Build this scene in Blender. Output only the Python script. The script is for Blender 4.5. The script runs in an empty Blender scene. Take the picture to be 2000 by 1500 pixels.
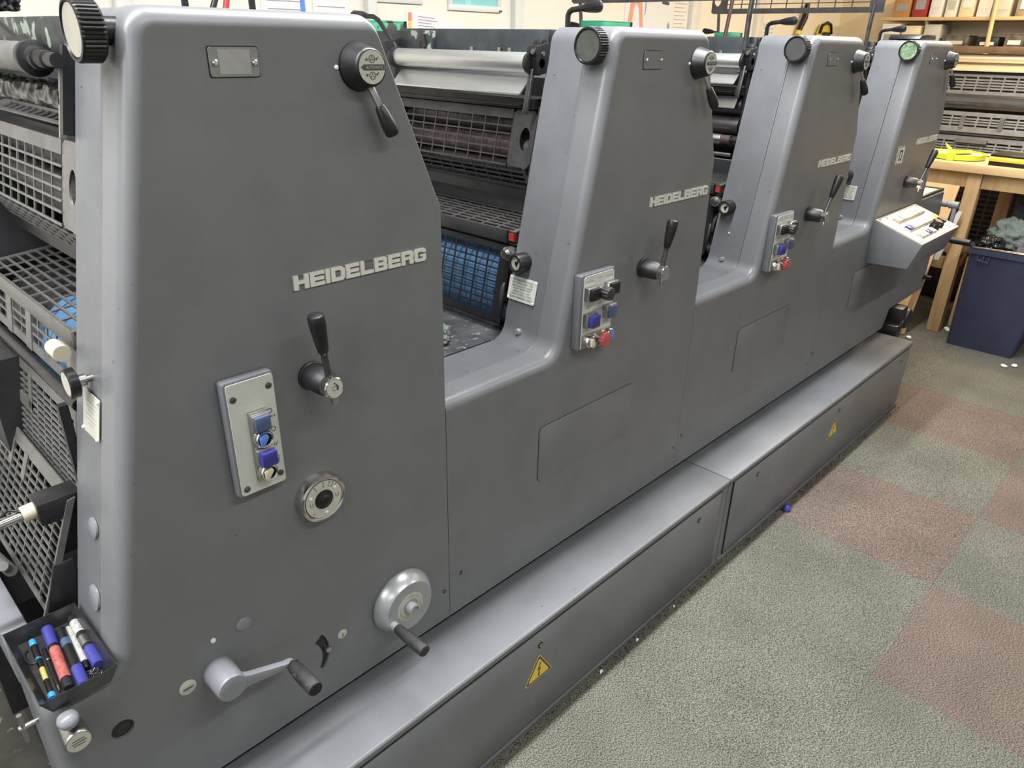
import bpy, bmesh, math, random
from mathutils import Vector, Matrix, noise
random.seed(7)
S = bpy.context.scene
COL = S.collection

# ------------------------------------------------------------------ camera
CAMR = [[0.697804, -0.716043, 0.01876], [-0.293513, -0.309731, -0.904388], [0.653391, 0.625579, -0.426299]]
FPX = 1421.27
cam = bpy.data.cameras.new('camera')
cam.sensor_width = 36.0
cam.lens = FPX / 2000.0 * 36.0
cam.clip_start = 0.02
camo = bpy.data.objects.new('camera', cam)
COL.objects.link(camo)
r_, d_, w_ = CAMR            # camera right, down, forward in world axes
camo.matrix_world = Matrix(((r_[0], -d_[0], -w_[0], 0.0), (r_[1], -d_[1], -w_[1], -1.0),
                            (r_[2], -d_[2], -w_[2], 1.58), (0, 0, 0, 1)))
S.camera = camo

# ------------------------------------------------------------------ world, lights, exposure
wd = bpy.data.worlds.new('world'); S.world = wd; wd.use_nodes = True
wd.node_tree.nodes['Background'].inputs[0].default_value = (1, 1, 1, 1)
wd.node_tree.nodes['Background'].inputs[1].default_value = 0.15
S.view_settings.view_transform = 'Standard'
S.view_settings.look = 'None'
S.view_settings.gamma = 1.0
S.view_settings.use_curve_mapping = False
S.view_settings.exposure = 0.05
LAMPS = []   # (x, y, z, length, watts, colour)
COOL = (0.985, 0.99, 1.0); FILL = (0.99, 1.0, 0.97); WARM = (1.0, 0.78, 0.50)
for x_ in (-2.2, -0.4, 1.4, 3.2):
    LAMPS.append((x_, 0.055, 2.62, 1.5, 60, COOL))
for x_ in (5.0, 6.5):
    LAMPS.append((x_, 0.03, 2.62, 1.2, 52, WARM))
for x_ in (-1.8, 0.8, 3.4):
    LAMPS.append((x_, -1.50, 2.62, 1.5, 27, FILL))

# ------------------------------------------------------------------ materials
MATS = {}
def mat(name, col, rough=0.5, metal=0.0, var=0.0, vscale=8.0, bump=0.0, bscale=300.0,
        speck=None, spscale=60.0, spth=0.7, spec=0.5, col2=None, stretch=None, emit=None, coat=0.0):
    m = bpy.data.materials.new(name); m.use_nodes = True
    nt = m.node_tree; N = nt.nodes; L = nt.links
    b = N['Principled BSDF']
    b.inputs['Roughness'].default_value = rough
    b.inputs['Metallic'].default_value = metal
    b.inputs['Specular IOR Level'].default_value = spec
    b.inputs['Coat Weight'].default_value = coat
    tc = N.new('ShaderNodeTexCoord')
    src = tc.outputs['Object']
    if stretch:
        mp = N.new('ShaderNodeMapping'); mp.inputs['Scale'].default_value = stretch
        L.new(src, mp.inputs['Vector']); src = mp.outputs['Vector']
    c = col if len(col) == 4 else (*col, 1)
    b.inputs['Base Color'].default_value = c
    out = None
    if var > 0 or col2:
        n = N.new('ShaderNodeTexNoise'); n.inputs['Scale'].default_value = vscale
        n.inputs['Detail'].default_value = 5; n.inputs['Roughness'].default_value = 0.6
        L.new(src, n.inputs['Vector'])
        cr = N.new('ShaderNodeValToRGB')
        cr.color_ramp.elements[0].position = 0.32; cr.color_ramp.elements[1].position = 0.68
        if col2:
            cr.color_ramp.elements[0].color = c; cr.color_ramp.elements[1].color = (*col2, 1)
        else:
            cr.color_ramp.elements[0].color = tuple(x * (1 - var) for x in c[:3]) + (1,)
            cr.color_ramp.elements[1].color = tuple(min(1, x * (1 + var)) for x in c[:3]) + (1,)
        L.new(n.outputs['Fac'], cr.inputs['Fac']); out = cr.outputs['Color']
    if speck:
        n2 = N.new('ShaderNodeTexNoise'); n2.inputs['Scale'].default_value = spscale
        n2.inputs['Detail'].default_value = 2
        L.new(src, n2.inputs['Vector'])
        r2 = N.new('ShaderNodeValToRGB')
        r2.color_ramp.elements[0].position = spth; r2.color_ramp.elements[1].position = spth + 0.03
        r2.color_ramp.elements[0].color = (0, 0, 0, 1); r2.color_ramp.elements[1].color = (1, 1, 1, 1)
        L.new(n2.outputs['Fac'], r2.inputs['Fac'])
        mx = N.new('ShaderNodeMix'); mx.data_type = 'RGBA'
        L.new(r2.outputs['Color'], mx.inputs['Factor'])
        if out: L.new(out, mx.inputs['A'])
        else: mx.inputs['A'].default_value = c
        mx.inputs['B'].default_value = (*speck, 1)
        out = mx.outputs['Result']
    if out: L.new(out, b.inputs['Base Color'])
    if bump > 0:
        n3 = N.new('ShaderNodeTexNoise'); n3.inputs['Scale'].default_value = bscale
        n3.inputs['Detail'].default_value = 3
        L.new(src, n3.inputs['Vector'])
        bp = N.new('ShaderNodeBump'); bp.inputs['Strength'].default_value = bump
        bp.inputs['Distance'].default_value = 0.002
        L.new(n3.outputs['Fac'], bp.inputs['Height']); L.new(bp.outputs['Normal'], b.inputs['Normal'])
    if emit:
        b.inputs['Emission Color'].default_value = (*emit[0], 1)
        b.inputs['Emission Strength'].default_value = emit[1]
    MATS[name] = m
    return m
PAINT = mat('press_paint', (.147, .152, .160), .36, 0, .08, 6, .04, 420, (.05, .05, .055), 62, .755)
FRAMEP = mat('press_paint_hammered', (.118, .124, .134), .40, 0, .10, 9, .14, 480, (.05, .05, .055), 55, .735)
BOXP = mat('base_paint', (.150, .157, .170), .33, 0, .10, 5, .06, 300, (.06, .06, .06), 60, .755)
DECK = mat('worn_deck', (.085, .085, .09), .42, .2, .45, 14, .12, 120, (.24, .245, .245), 48, .63)
GUARD = mat('guard_steel', (.060, .060, .062), .36, .45, .25, 25, .12, 200)
GUARDL = mat('guard_steel_lit_pale', (.15, .15, .142), .42, .35, .2, 25, .1, 200)  # paler guard steel; stronger light on the near guards put into the colour
BLACKM = mat('black_metal', (.018, .018, .02), .38, .2, .3, 30, .15, 150)
BLACKP = mat('black_plastic', (.010, .010, .011), .36, 0, .2, 40, spec=.35)
BLACKR = mat('black_worn_grip', (.022, .022, .022), .5, 0, .5, 60, .2, 300, (.12, .12, .12), 90, .68)
DARK = mat('dark_interior', (.020, .020, .022), .55, 0, .4, 12, .1, 90)
CHROME = mat('chrome', (.62, .62, .60), .16, 1.0, .1, 30)
STEEL = mat('dull_steel', (.42, .42, .41), .33, 1.0, .12, 30)
DKSTEEL = mat('dark_steel', (.10, .10, .105), .30, .8, .3, 25, .1, 140)
ALU = mat('satin_aluminium', (.62, .63, .62), .34, .85, .06, 12, stretch=(20, 1, 20))
SILVERP = mat('silver_paint', (.36, .375, .39), .30, .45, .05, 20)
PFRAME = mat('panel_frame_grey', (.125, .132, .145), .35, 0, .06, 20)
LGREY = mat('light_grey_enamel', (.20, .21, .23), .32, 0, .06, 20)
CREAM = mat('cream_plate', (.46, .46, .39), .42, 0, .06, 20)
PANELW = mat('panel_white', (.50, .51, .46), .38, .0, .05, 20)
CONSOLE = mat('console_cream', (.76, .66, .46), .38, 0, .04, 20)
INKY = mat('ink_black', (.008, .008, .009), .08, 0, .4, 25, spec=.22)
RUBBER = mat('roller_rubber', (.035, .03, .031), .35, 0, .3, 10)
MAROON = mat('maroon_rubber', (.060, .040, .040), .4, 0, .3, 20)
BLUEBL = mat('blanket_blue', (.10, .25, .45), .42, 0, .15, 8)
DKBLUE = mat('button_blue', (.030, .030, .20), .30)
MIDBLUE = mat('button_slate_blue', (.055, .085, .17), .35)
LTBLUE = mat('switch_blue', (.10, .19, .55), .35)
PENBLUE = mat('pen_cap_blue', (.045, .05, .26), .3)
SKYBLUE = mat('pen_sky_blue', (.04, .30, .62), .3)
WHITE = mat('white_plastic', (.75, .75, .72), .4)
IVORY = mat('ivory_switch', (.56, .51, .38), .4)
REDB = mat('red_button', (.42, .08, .07), .4)
RED = mat('red_paint', (.34, .03, .025), .45)
AMBER = mat('amber_label', (.62, .36, .05), .5)
YELLOW = mat('sign_yellow', (.72, .55, .06), .45)
LIME = mat('lime_plastic', (.50, .66, .04), .4)
GREEN = mat('green_card', (.02, .22, .12), .55)
TEAL = mat('teal_paint_chipped', (.03, .035, .036), .45, 0, .4, 30, .2, 80, (.22, .27, .22), 30, .57)
TEALB = mat('teal_board', (.24, .62, .60), .45)
BLUEGREY = mat('blue_grey_paint', (.032, .039, .044), .45, .1, .3, 20, .1, 90, (.03, .03, .03), 30, .64)
PAPER = mat('paper', (.78, .77, .72), .7)
PAPERW = mat('paper_white', (.76, .77, .78), .6)
PRINT = mat('print_ink', (.06, .06, .065), .6)
PRINTG = mat('print_grey', (.32, .32, .34), .6)
PINK = mat('print_pink', (.78, .34, .25), .6)
ORANGE = mat('print_orange', (.78, .28, .08), .6)
BLUEP = mat('print_blue', (.10, .28, .75), .6)
WALLM = mat('wall_paint_beige', (.84, .79, .69), .7, 0, .03, 2, .05, 60)
WALLN = mat('wall_paint_pale', (.74, .75, .75), .8)
WALLR = mat('wall_paint_warm', (.78, .66, .46), .7, 0, .04, 2, .05, 60)
CEILM = mat('ceiling_paint', (.80, .79, .75), .8)
TRUNK = mat('trunking_white', (.70, .70, .66), .5)
WOOD = mat('pine_wood', (.46, .29, .13), .6, 0, 0, 3.0, .15, 90, None, col2=(.58, .39, .20), stretch=(12, 12, 1.3))
WOODY = mat('pine_top', (.58, .38, .18), .6, 0, 0, 3.0, .15, 90, None, col2=(.70, .50, .27), stretch=(12, 1.3, 12))
PLY = mat('plywood', (.55, .35, .16), .6, 0, 0, 2.0, .1, 60, None, col2=(.66, .44, .22), stretch=(6, 6, 1.2))
CARD = mat('cardboard', (.42, .27, .13), .8, 0, .12, 8)
BINB = mat('bin_navy_plastic', (.030, .035, .068), .42, 0, .15, 5, .05, 60, (.02, .02, .035), 9, .74)
BAG = mat('black_bag', (.015, .016, .018), .25, 0, .3, 20, .3, 40)
RAG1 = mat('rag_dark', (.045, .045, .05), .9, 0, .4, 14, .5, 50)
RAG2 = mat('rag_green_grey', (.13, .16, .14), .9, 0, .3, 14, .5, 50)
RAG3 = mat('rag_grey', (.10, .10, .11), .9, 0, .4, 14, .5, 50)
FLOORD = mat('stained_floor', (.032, .030, .024), .65, 0, .5, 9, .3, 60, (.16, .15, .12), 34, .66)
LAMPM = mat('lamp_diffuser', (.9, .9, .9), .5, emit=((1, .97, .92), 3.0))

def carpet(name, a, b_):
    m = bpy.data.materials.new(name); m.use_nodes = True
    nt = m.node_tree; N = nt.nodes; L = nt.links; b = N['Principled BSDF']
    b.inputs['Roughness'].default_value = .95; b.inputs['Specular IOR Level'].default_value = .1
    tc = N.new('ShaderNodeNewGeometry')
    n1 = N.new('ShaderNodeTexNoise'); n1.inputs['Scale'].default_value = 430; n1.inputs['Detail'].default_value = 2
    n1.inputs['Roughness'].default_value = .75
    mp = N.new('ShaderNodeMapping'); mp.inputs['Scale'].default_value = (1, .55, 1); mp.inputs['Rotation'].default_value = (0, 0, .5)
    L.new(tc.outputs['Position'], mp.inputs['Vector']); L.new(mp.outputs['Vector'], n1.inputs['Vector'])
    cr = N.new('ShaderNodeValToRGB'); cr.color_ramp.elements[0].position = .40; cr.color_ramp.elements[1].position = .62
    cr.color_ramp.elements[0].color = (*a, 1); cr.color_ramp.elements[1].color = (*b_, 1)
    L.new(n1.outputs['Fac'], cr.inputs['Fac'])
    n2 = N.new('ShaderNodeTexNoise'); n2.inputs['Scale'].default_value = 3.5; n2.inputs['Detail'].default_value = 6
    L.new(tc.outputs['Position'], n2.inputs['Vector'])
    c2 = N.new('ShaderNodeValToRGB'); c2.color_ramp.elements[0].position = .3; c2.color_ramp.elements[1].position = .7
    c2.color_ramp.elements[0].color = (.80, .80, .80, 1); c2.color_ramp.elements[1].color = (1.05, 1.05, 1.05, 1)
    L.new(n2.outputs['Fac'], c2.inputs['Fac'])
    mx = N.new('ShaderNodeMix'); mx.data_type = 'RGBA'; mx.blend_type = 'MULTIPLY'; mx.inputs['Factor'].default_value = 1
    L.new(cr.outputs['Color'], mx.inputs['A']); L.new(c2.outputs['Color'], mx.inputs['B'])
    L.new(mx.outputs['Result'], b.inputs['Base Color'])
    bp = N.new('ShaderNodeBump'); bp.inputs['Strength'].default_value = .06; bp.inputs['Distance'].default_value = .003
    L.new(n1.outputs['Fac'], bp.inputs['Height']); L.new(bp.outputs['Normal'], b.inputs['Normal'])
    return m
CGREEN = carpet('carpet_green', (.029, .029, .024), (.246, .244, .206))
CBROWN = carpet('carpet_brown', (.038, .030, .025), (.258, .208, .178))
CGREY = carpet('carpet_green_grey', (.030, .030, .026), (.226, .225, .196))

# ------------------------------------------------------------------ mesh helpers
V3 = Vector
class MB:
    def __init__(s): s.v = []; s.f = []
    def add(s, vs, fs):
        o = len(s.v); s.v += [tuple(p) for p in vs]; s.f += [tuple(i + o for i in q) for q in fs]; return s
    def box(s, x0, x1, y0, y1, z0, z1):
        return s.add([(x0, y0, z0), (x1, y0, z0), (x1, y1, z0), (x0, y1, z0), (x0, y0, z1), (x1, y0, z1), (x1, y1, z1), (x0, y1, z1)],
                     [(0, 3, 2, 1), (4, 5, 6, 7), (0, 1, 5, 4), (1, 2, 6, 5), (2, 3, 7, 6), (3, 0, 4, 7)])
    def obox(s, c, U, W, H):
        c, U, W, H = V3(c), V3(U), V3(W), V3(H)
        return s.add([c - U - W - H, c + U - W - H, c + U + W - H, c - U + W - H, c - U - W + H, c + U - W + H, c + U + W + H, c - U + W + H],
                     [(0, 3, 2, 1), (4, 5, 6, 7), (0, 1, 5, 4), (1, 2, 6, 5), (2, 3, 7, 6), (3, 0, 4, 7)])
    def frame(s, a):
        a = V3(a).normalized(); t = V3((0, 0, 1)) if abs(a.z) < .9 else V3((1, 0, 0))
        u = a.cross(t).normalized(); return a, u, a.cross(u).normalized()
    def lathe(s, o, axis, prof, n=28, cap=True):
        a, u, w = s.frame(axis); o = V3(o); vs = []; fs = []
        for t, r in prof:
            for i in range(n):
                q = 2 * math.pi * i / n; vs.append(o + a * t + (u * math.cos(q) + w * math.sin(q)) * r)
        for j in range(len(prof) - 1):
            for i in range(n):
                i2 = (i + 1) % n; fs.append((j * n + i, j * n + i2, (j + 1) * n + i2, (j + 1) * n + i))
        if cap:
            fs.append(tuple(range(n))); fs.append(tuple((len(prof) - 1) * n + i for i in range(n)))
        return s.add(vs, fs)
    def cyl(s, p0, p1, r0, r1=None, n=20):
        d = V3(p1) - V3(p0); return s.lathe(p0, d, [(0, r0), (d.length, r0 if r1 is None else r1)], n)
    def tube(s, pts, r, n=10):
        pts = [V3(p) for p in pts]; vs = []; fs = []
        t0 = (pts[1] - pts[0]).normalized(); _, u, _ = s.frame(t0)
        for i, p in enumerate(pts):
            t = ((pts[min(i + 1, len(pts) - 1)] - p).normalized() + (p - pts[max(i - 1, 0)]).normalized()).normalized()
            u = (u - t * u.dot(t)).normalized(); w = t.cross(u)
            rr = r[i] if isinstance(r, (list, tuple)) else r
            vs += [p + (u * math.cos(2 * math.pi * k / n) + w * math.sin(2 * math.pi * k / n)) * rr for k in range(n)]
        for i in range(len(pts) - 1):
            for k in range(n):
                k2 = (k + 1) % n; fs.append((i * n + k, i * n + k2, (i + 1) * n + k2, (i + 1) * n + k))
        fs.append(tuple(range(n))); fs.append(tuple((len(pts) - 1) * n + k for k in range(n)))
        return s.add(vs, fs)
    def prism(s, poly, O, U, W, t):
        """polygon poly (a,b) in plane O + aU + bW, thickness along vector t"""
        O, U, W, t = V3(O), V3(U), V3(W), V3(t); n = len(poly)
        vs = [O + U * a + W * b for a, b in poly] + [O + U * a + W * b + t for a, b in poly]
        return s.add(vs, [tuple(range(n)), tuple(range(2 * n - 1, n - 1, -1))] + [(i, (i + 1) % n, (i + 1) % n + n, i + n) for i in range(n)])
    def ringplate(s, O, U, W, w, h, cx, cy, rx, ry, t, n=32):
        """rectangular plate with an oval hole"""
        O, U, W, t = V3(O), V3(U), V3(W), V3(t); vs = []; fs = []
        for k in (0, 1):
            for i in range(n):
                q = 2 * math.pi * (i + .5) / n; c, sn = math.cos(q), math.sin(q)
                vs.append(O + U * (cx + rx * c) + W * (cy + ry * sn) + t * k)
            for i in range(n):
                q = 2 * math.pi * (i + .5) / n; c, sn = math.cos(q), math.sin(q)
                f = min(((w - cx) if c > 0 else cx) / max(abs(c), 1e-6), ((h - cy) if sn > 0 else cy) / max(abs(sn), 1e-6))
                vs.append(O + U * (cx + f * c) + W * (cy + f * sn) + t * k)
        for i in range(n):
            j = (i + 1) % n
            fs += [(i, j, n + j, n + i), (2 * n + i, 3 * n + i, 3 * n + j, 2 * n + j), (i, 2 * n + i, 2 * n + j, j), (n + i, n + j, 3 * n + j, 3 * n + i)]
        return s.add(vs, fs)
    def grille(s, O, U, W, ul, wl, mu=(.02, .02), mw=(.02, .02), nu=8, nw=6, t=.003, bar=.004):
        O, U, W = V3(O), V3(U).normalized(), V3(W).normalized(); N = U.cross(W).normalized() * (t / 2)
        def bx(a0, a1, b0, b1, k=1.0):
            s.obox(O + U * ((a0 + a1) / 2) + W * ((b0 + b1) / 2), U * ((a1 - a0) / 2), W * ((b1 - b0) / 2), N * k)
        if mu[0]: bx(0, mu[0], 0, wl)
        if mu[1]: bx(ul - mu[1], ul, 0, wl)
        if mw[0]: bx(mu[0], ul - mu[1], 0, mw[0])
        if mw[1]: bx(mu[0], ul - mu[1], wl - mw[1], wl)
        a0, a1, b0, b1 = mu[0], ul - mu[1], mw[0], wl - mw[1]
        for i in range(1, nu + 1):
            c = a0 + (a1 - a0) * i / (nu + 1); bx(c - bar / 2, c + bar / 2, b0, b1, .9)
        for i in range(1, nw + 1):
            c = b0 + (b1 - b0) * i / (nw + 1); bx(a0, a1, c - bar / 2, c + bar / 2, 1.1)
        return s
    def mesh(s, name, m, bevel=0, smooth=38, seg=2):
        me = bpy.data.meshes.new(name); me.from_pydata(s.v, [], s.f); me.update()
        bm = bmesh.new(); bm.from_mesh(me)
        bmesh.ops.recalc_face_normals(bm, faces=bm.faces)
        if bevel:
            es = [e for e in bm.edges if len(e.link_faces) == 2 and e.calc_face_angle(0) > .6]
            bmesh.ops.bevel(bm, geom=es, offset=bevel, segments=seg, profile=.5, affect='EDGES', clamp_overlap=True)
        bm.to_mesh(me); bm.free()
        me.polygons.foreach_set('use_smooth', [True] * len(me.polygons))
        me.set_sharp_from_angle(angle=math.radians(smooth))
        me.materials.append(m); return me
    def build(s, name, m, parent=None, bevel=0, smooth=38, seg=2):
        return link(name, s.mesh(name, m, bevel, smooth, seg), parent)
def link(name, me, parent=None):
    o = bpy.data.objects.new(name, me); COL.objects.link(o)
    if parent: o.parent = parent
    return o
def tag(o, label, cat, group=None):
    o['label'] = label; o['category'] = cat
    if group: o['group'] = group
    return o
def struct(o): o['kind'] = 'structure'; return o
def empty(name, loc, label, cat, group=None):
    o = bpy.data.objects.new(name, None); COL.objects.link(o); o.location = loc; o.empty_display_size = .1
    return tag(o, label, cat, group)
def recenter(o):
    """put the origin of a mesh object at the base of its bounding box"""
    me = o.data; xs = [v.co for v in me.vertices]
    c = V3(((min(p.x for p in xs) + max(p.x for p in xs)) / 2, (min(p.y for p in xs) + max(p.y for p in xs)) / 2, min(p.z for p in xs)))
    me.transform(Matrix.Translation(-c)); o.location = o.location + c
    return o
def textmesh(mb, body, O, U, W, height, maxw=None, align='CENTER', depth=.0004):
    cu = bpy.data.curves.new('t', 'FONT'); cu.body = body; cu.size = 1; cu.align_x = align; cu.align_y = 'CENTER'; cu.resolution_u = 2
    o = bpy.data.objects.new('t', cu); COL.objects.link(o)
    dg = bpy.context.evaluated_depsgraph_get(); me = bpy.data.meshes.new_from_object(o.evaluated_get(dg))
    O, U, W = V3(O), V3(U).normalized(), V3(W).normalized(); n = U.cross(W)
    if me.vertices:
        xs = [v.co.x for v in me.vertices]; ys = [v.co.y for v in me.vertices]
        sc = height / .7; sx = sc
        if maxw: sx = min(sc, maxw / max(1e-6, max(xs) - min(xs))) if maxw > 0 else -maxw / max(1e-6, max(xs) - min(xs))
        cy = (max(ys) + min(ys)) / 2
        mb.add([O + U * (v.co.x * sx) + W * ((v.co.y - cy) * sc) + n * depth for v in me.vertices], [tuple(p.vertices) for p in me.polygons])
    bpy.data.objects.remove(o); bpy.data.curves.remove(cu); bpy.data.meshes.remove(me)
    return mb
def disc(mb, O, N, r, n=24, t=.0006):
    return mb.lathe(O, N, [(0, r), (t, r)], n)
def rrect(x0, x1, z0, z1, r, n=5):
    p = []
    for cx, cz, a in ((x1 - r, z0 + r, -90), (x1 - r, z1 - r, 0), (x0 + r, z1 - r, 90), (x0 + r, z0 + r, 180)):
        for i in range(n + 1):
            q = math.radians(a + 90 * i / n); p.append((cx + r * math.cos(q), cz + r * math.sin(q)))
    return p
XA, YA, ZA = V3((1, 0, 0)), V3((0, 1, 0)), V3((0, 0, 1))

# ------------------------------------------------------------------ room
X0, X1, Y0, Y1, ZC = -3.2, 7.3, -4.2, 2.0, 2.85
fl = struct(MB().box(X0, X1, Y0, Y1, -.06, -.008).build('floor', FLOORD))
struct(MB().box(X0, X1, Y0, Y1, ZC, ZC + .05).build('ceiling', CEILM))
struct(MB().box(X0, X1 + .1, Y1, Y1 + .1, -.06, ZC).build('wall_back', WALLM))
struct(MB().box(X1, X1 + .1, Y0, Y1, -.06, ZC).build('wall_right', WALLR))
struct(MB().box(X0 - .1, X0, Y0, Y1, -.06, ZC).build('wall_left', WALLN))
struct(MB().box(X0 - .1, X1 + .1, Y0 - .1, Y0, -.06, ZC).build('wall_front', WALLN))
# carpet tiles: one mesh per colour, shared by all the tiles of that colour
TX, TY = .5315, .5315
def tile_mesh(name, m):
    e = .0002
    mb = MB(); mb.box(e, TX - e, e, TY - e, -.0079, 0)
    return mb.mesh(name, m, 0, 30, 1)
TM = {'g': tile_mesh('carpet_tile_green', CGREEN), 'b': tile_mesh('carpet_tile_brown', CBROWN), 'y': tile_mesh('carpet_tile_grey', CGREY)}
KNOWN = {(0, 0): 'b', (-1, 0): 'g', (-2, 0): 'g', (-3, 0): 'g', (0, -1): 'g', (-1, -1): 'b', (-2, -1): 'g', (1, 0): 'g', (1, -1): 'b', (2, 0): 'b',
         (2, -1): 'g', (3, 0): 'g', (4, 0): 'y', (5, 0): 'y', (3, -1): 'y', (4, -1): 'y', (-2, -2): 'b', (-1, -2): 'g', (0, -2): 'b', (-3, -1): 'g', (-4, 0): 'g', (-4, -1): 'b'}
for i in range(-4, 9):
    for j in range(-5, 4):
        k = KNOWN.get((i, j) if j < 1 else (i, 0), random.choice('ggby'))
        o = link('carpet_tile', TM[k], fl)
        o.location = (2.320 + TX * i, -.700 + TY * j, random.uniform(-.0006, .0006))
# ceiling lamps (fluorescent battens)
LAMPL = ['white ceiling batten over the press, %s from the left end' % w for w in ('first', 'second', 'third', 'fourth', 'fifth', 'sixth')] + ['white ceiling batten over the aisle, %s from the left end' % w for w in ('first', 'second', 'third')]
for (x, y, z, ln, wt, c) in LAMPS:
    h = MB(); h.box(x - ln / 2 - .05, x + ln / 2 + .05, y - .07, y + .07, z + .03, ZC)
    ho = tag(h.build('ceiling_lamp', TRUNK, None, .008), LAMPL.pop(0), 'lamp', 'ceiling battens above the press room')
    li = bpy.data.lights.new('tube', 'AREA'); li.shape = 'RECTANGLE'; li.size = ln; li.size_y = .09
    li.energy = wt; li.color = c
    lo = bpy.data.objects.new('tube', li); COL.objects.link(lo); lo.location = (x, y, z); lo.parent = ho

# ------------------------------------------------------------------ printing units
P = .965
SL = .2123
def xl(z): return .370 - SL * (1.60 - z)
NF = V3((-1, 0, SL)).normalized()            # outward normal of the sloping left face
UF = V3((SL, 0, 1)).normalized()             # up along that face
def LF(y, z, off=0): return V3((xl(z), y, z)) + NF * off
MY = V3((0, -1, 0))

def profile(pts):
    """pts: (x, z, fillet radius, rounding weight of the edge that follows) -> points with weights"""
    n = len(pts); out = []
    for i in range(n):
        p = V3((pts[i][0], pts[i][1])); a = V3(pts[i - 1][:2]); b = V3(pts[(i + 1) % n][:2]); r = pts[i][2]
        w0 = pts[i - 1][3]; w1 = pts[i][3]
        if r <= 0: out.append((p.x, p.y, w1)); continue
        da = (a - p).normalized(); db = (b - p).normalized()
        ang = da.angle(db); d = r / math.tan(ang / 2)
        c = p + (da + db).normalized() * (r / math.sin(ang / 2))
        s0 = p + da * d - c; s1 = p + db * d - c
        a0 = math.atan2(s0.y, s0.x); dl = math.atan2(s1.y, s1.x) - a0
        while dl > math.pi: dl -= 2 * math.pi
        while dl < -math.pi: dl += 2 * math.pi
        k = 8
        for j in range(k + 1):
            q = a0 + dl * j / k; out.append((c.x + r * math.cos(q), c.y + r * math.sin(q), w0 + (w1 - w0) * (j + .5) / k if j < k else w1))
    return out
def inset(pf, d):
    n = len(pf); res = []
    ar = sum(pf[i][0] * pf[(i + 1) % n][1] - pf[(i + 1) % n][0] * pf[i][1] for i in range(n)); sg = 1 if ar > 0 else -1
    for i in range(n):
        p = V3(pf[i][:2]); e0 = (p - V3(pf[i - 1][:2])).normalized(); e1 = (V3(pf[(i + 1) % n][:2]) - p).normalized()
        n0 = V3((-e0.y, e0.x)) * sg; n1 = V3((-e1.y, e1.x)) * sg; d0 = d * pf[i - 1][2]; d1 = d * pf[i][2]
        det = n0.x * n1.y - n0.y * n1.x
        if abs(det) < .05: o = (n0 + n1).normalized() * ((d0 + d1) / 2)
        else: o = V3(((d0 * n1.y - d1 * n0.y) / det, (n0.x * d1 - n1.x * d0) / det))
        res.append((p.x + o.x, p.y + o.y))
    return res
def slab(pf, y0, y1, r, N=6):
    mb = MB(); n = len(pf); rings = [(y1, 0.0), (y0 + r, 0.0)]
    for j in range(1, N + 1):
        q = math.pi / 2 * j / N; rings.append((y0 + r * (1 - math.sin(q)), r * (1 - math.cos(q))))
    rings.append((y0, r + .005))
    vs = []; fs = []
    for y, d in rings:
        vs += [(x, y, z) for x, z in inset(pf, d)]
    for j in range(len(rings) - 1):
        for i in range(n):
            k = (i + 1) % n; fs.append((j * n + i, j * n + k, (j + 1) * n + k, (j + 1) * n + i))
    fs.append(tuple(range(n))); fs.append(tuple((len(rings) - 1) * n + i for i in range(n)))
    return mb.add(vs, fs)
ZB, ZT, LED = .363, 1.612, .920
def unit_profile(k, grow=0.0):
    xr = .852 if k == 0 else .832
    top = [(xl(ZT), ZT, .04, 1), (.728, ZT, .03, .22), (xr - .0005, 1.317, .02, .03)]
    zb = ZB
    if k == 0:
        pts = [(.072, zb, 0, 1), (.072, .690, .035, 1), (xl(.690), .690, .014, 1)] + top + [(xr, zb, 0, 0)]
    elif k == 3:
        pts = [(-.1327, zb, 0, .02), (-.1327, LED, 0, 1), (xl(LED), LED, .045, 1)] + top + [
            (xr, .962, 0, .3), (1.170, .962, .01, .3), (1.232, .64, .02, .2), (1.228, .450, .01, .1), (.758, .450, .01, .1), (.715, zb, 0, 0)]
    else:
        xa = -.1125 if k == 1 else -.1327
        pts = [(xa, zb, 0, .02), (xa, LED, 0, 1), (xl(LED), LED, .045, 1)] + top + [(xr, zb, 0, 0)]
    return profile(pts)
ULAB = ['nearest grey printing unit, with cream dial, two crank handles and handwheel',
        'second grey printing unit from the camera, with guards down and pressure plate on its side',
        'third grey printing unit, its guard swung up, between second unit and console unit',
        'farthest grey printing unit, carrying the sloping cream control console']
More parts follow.
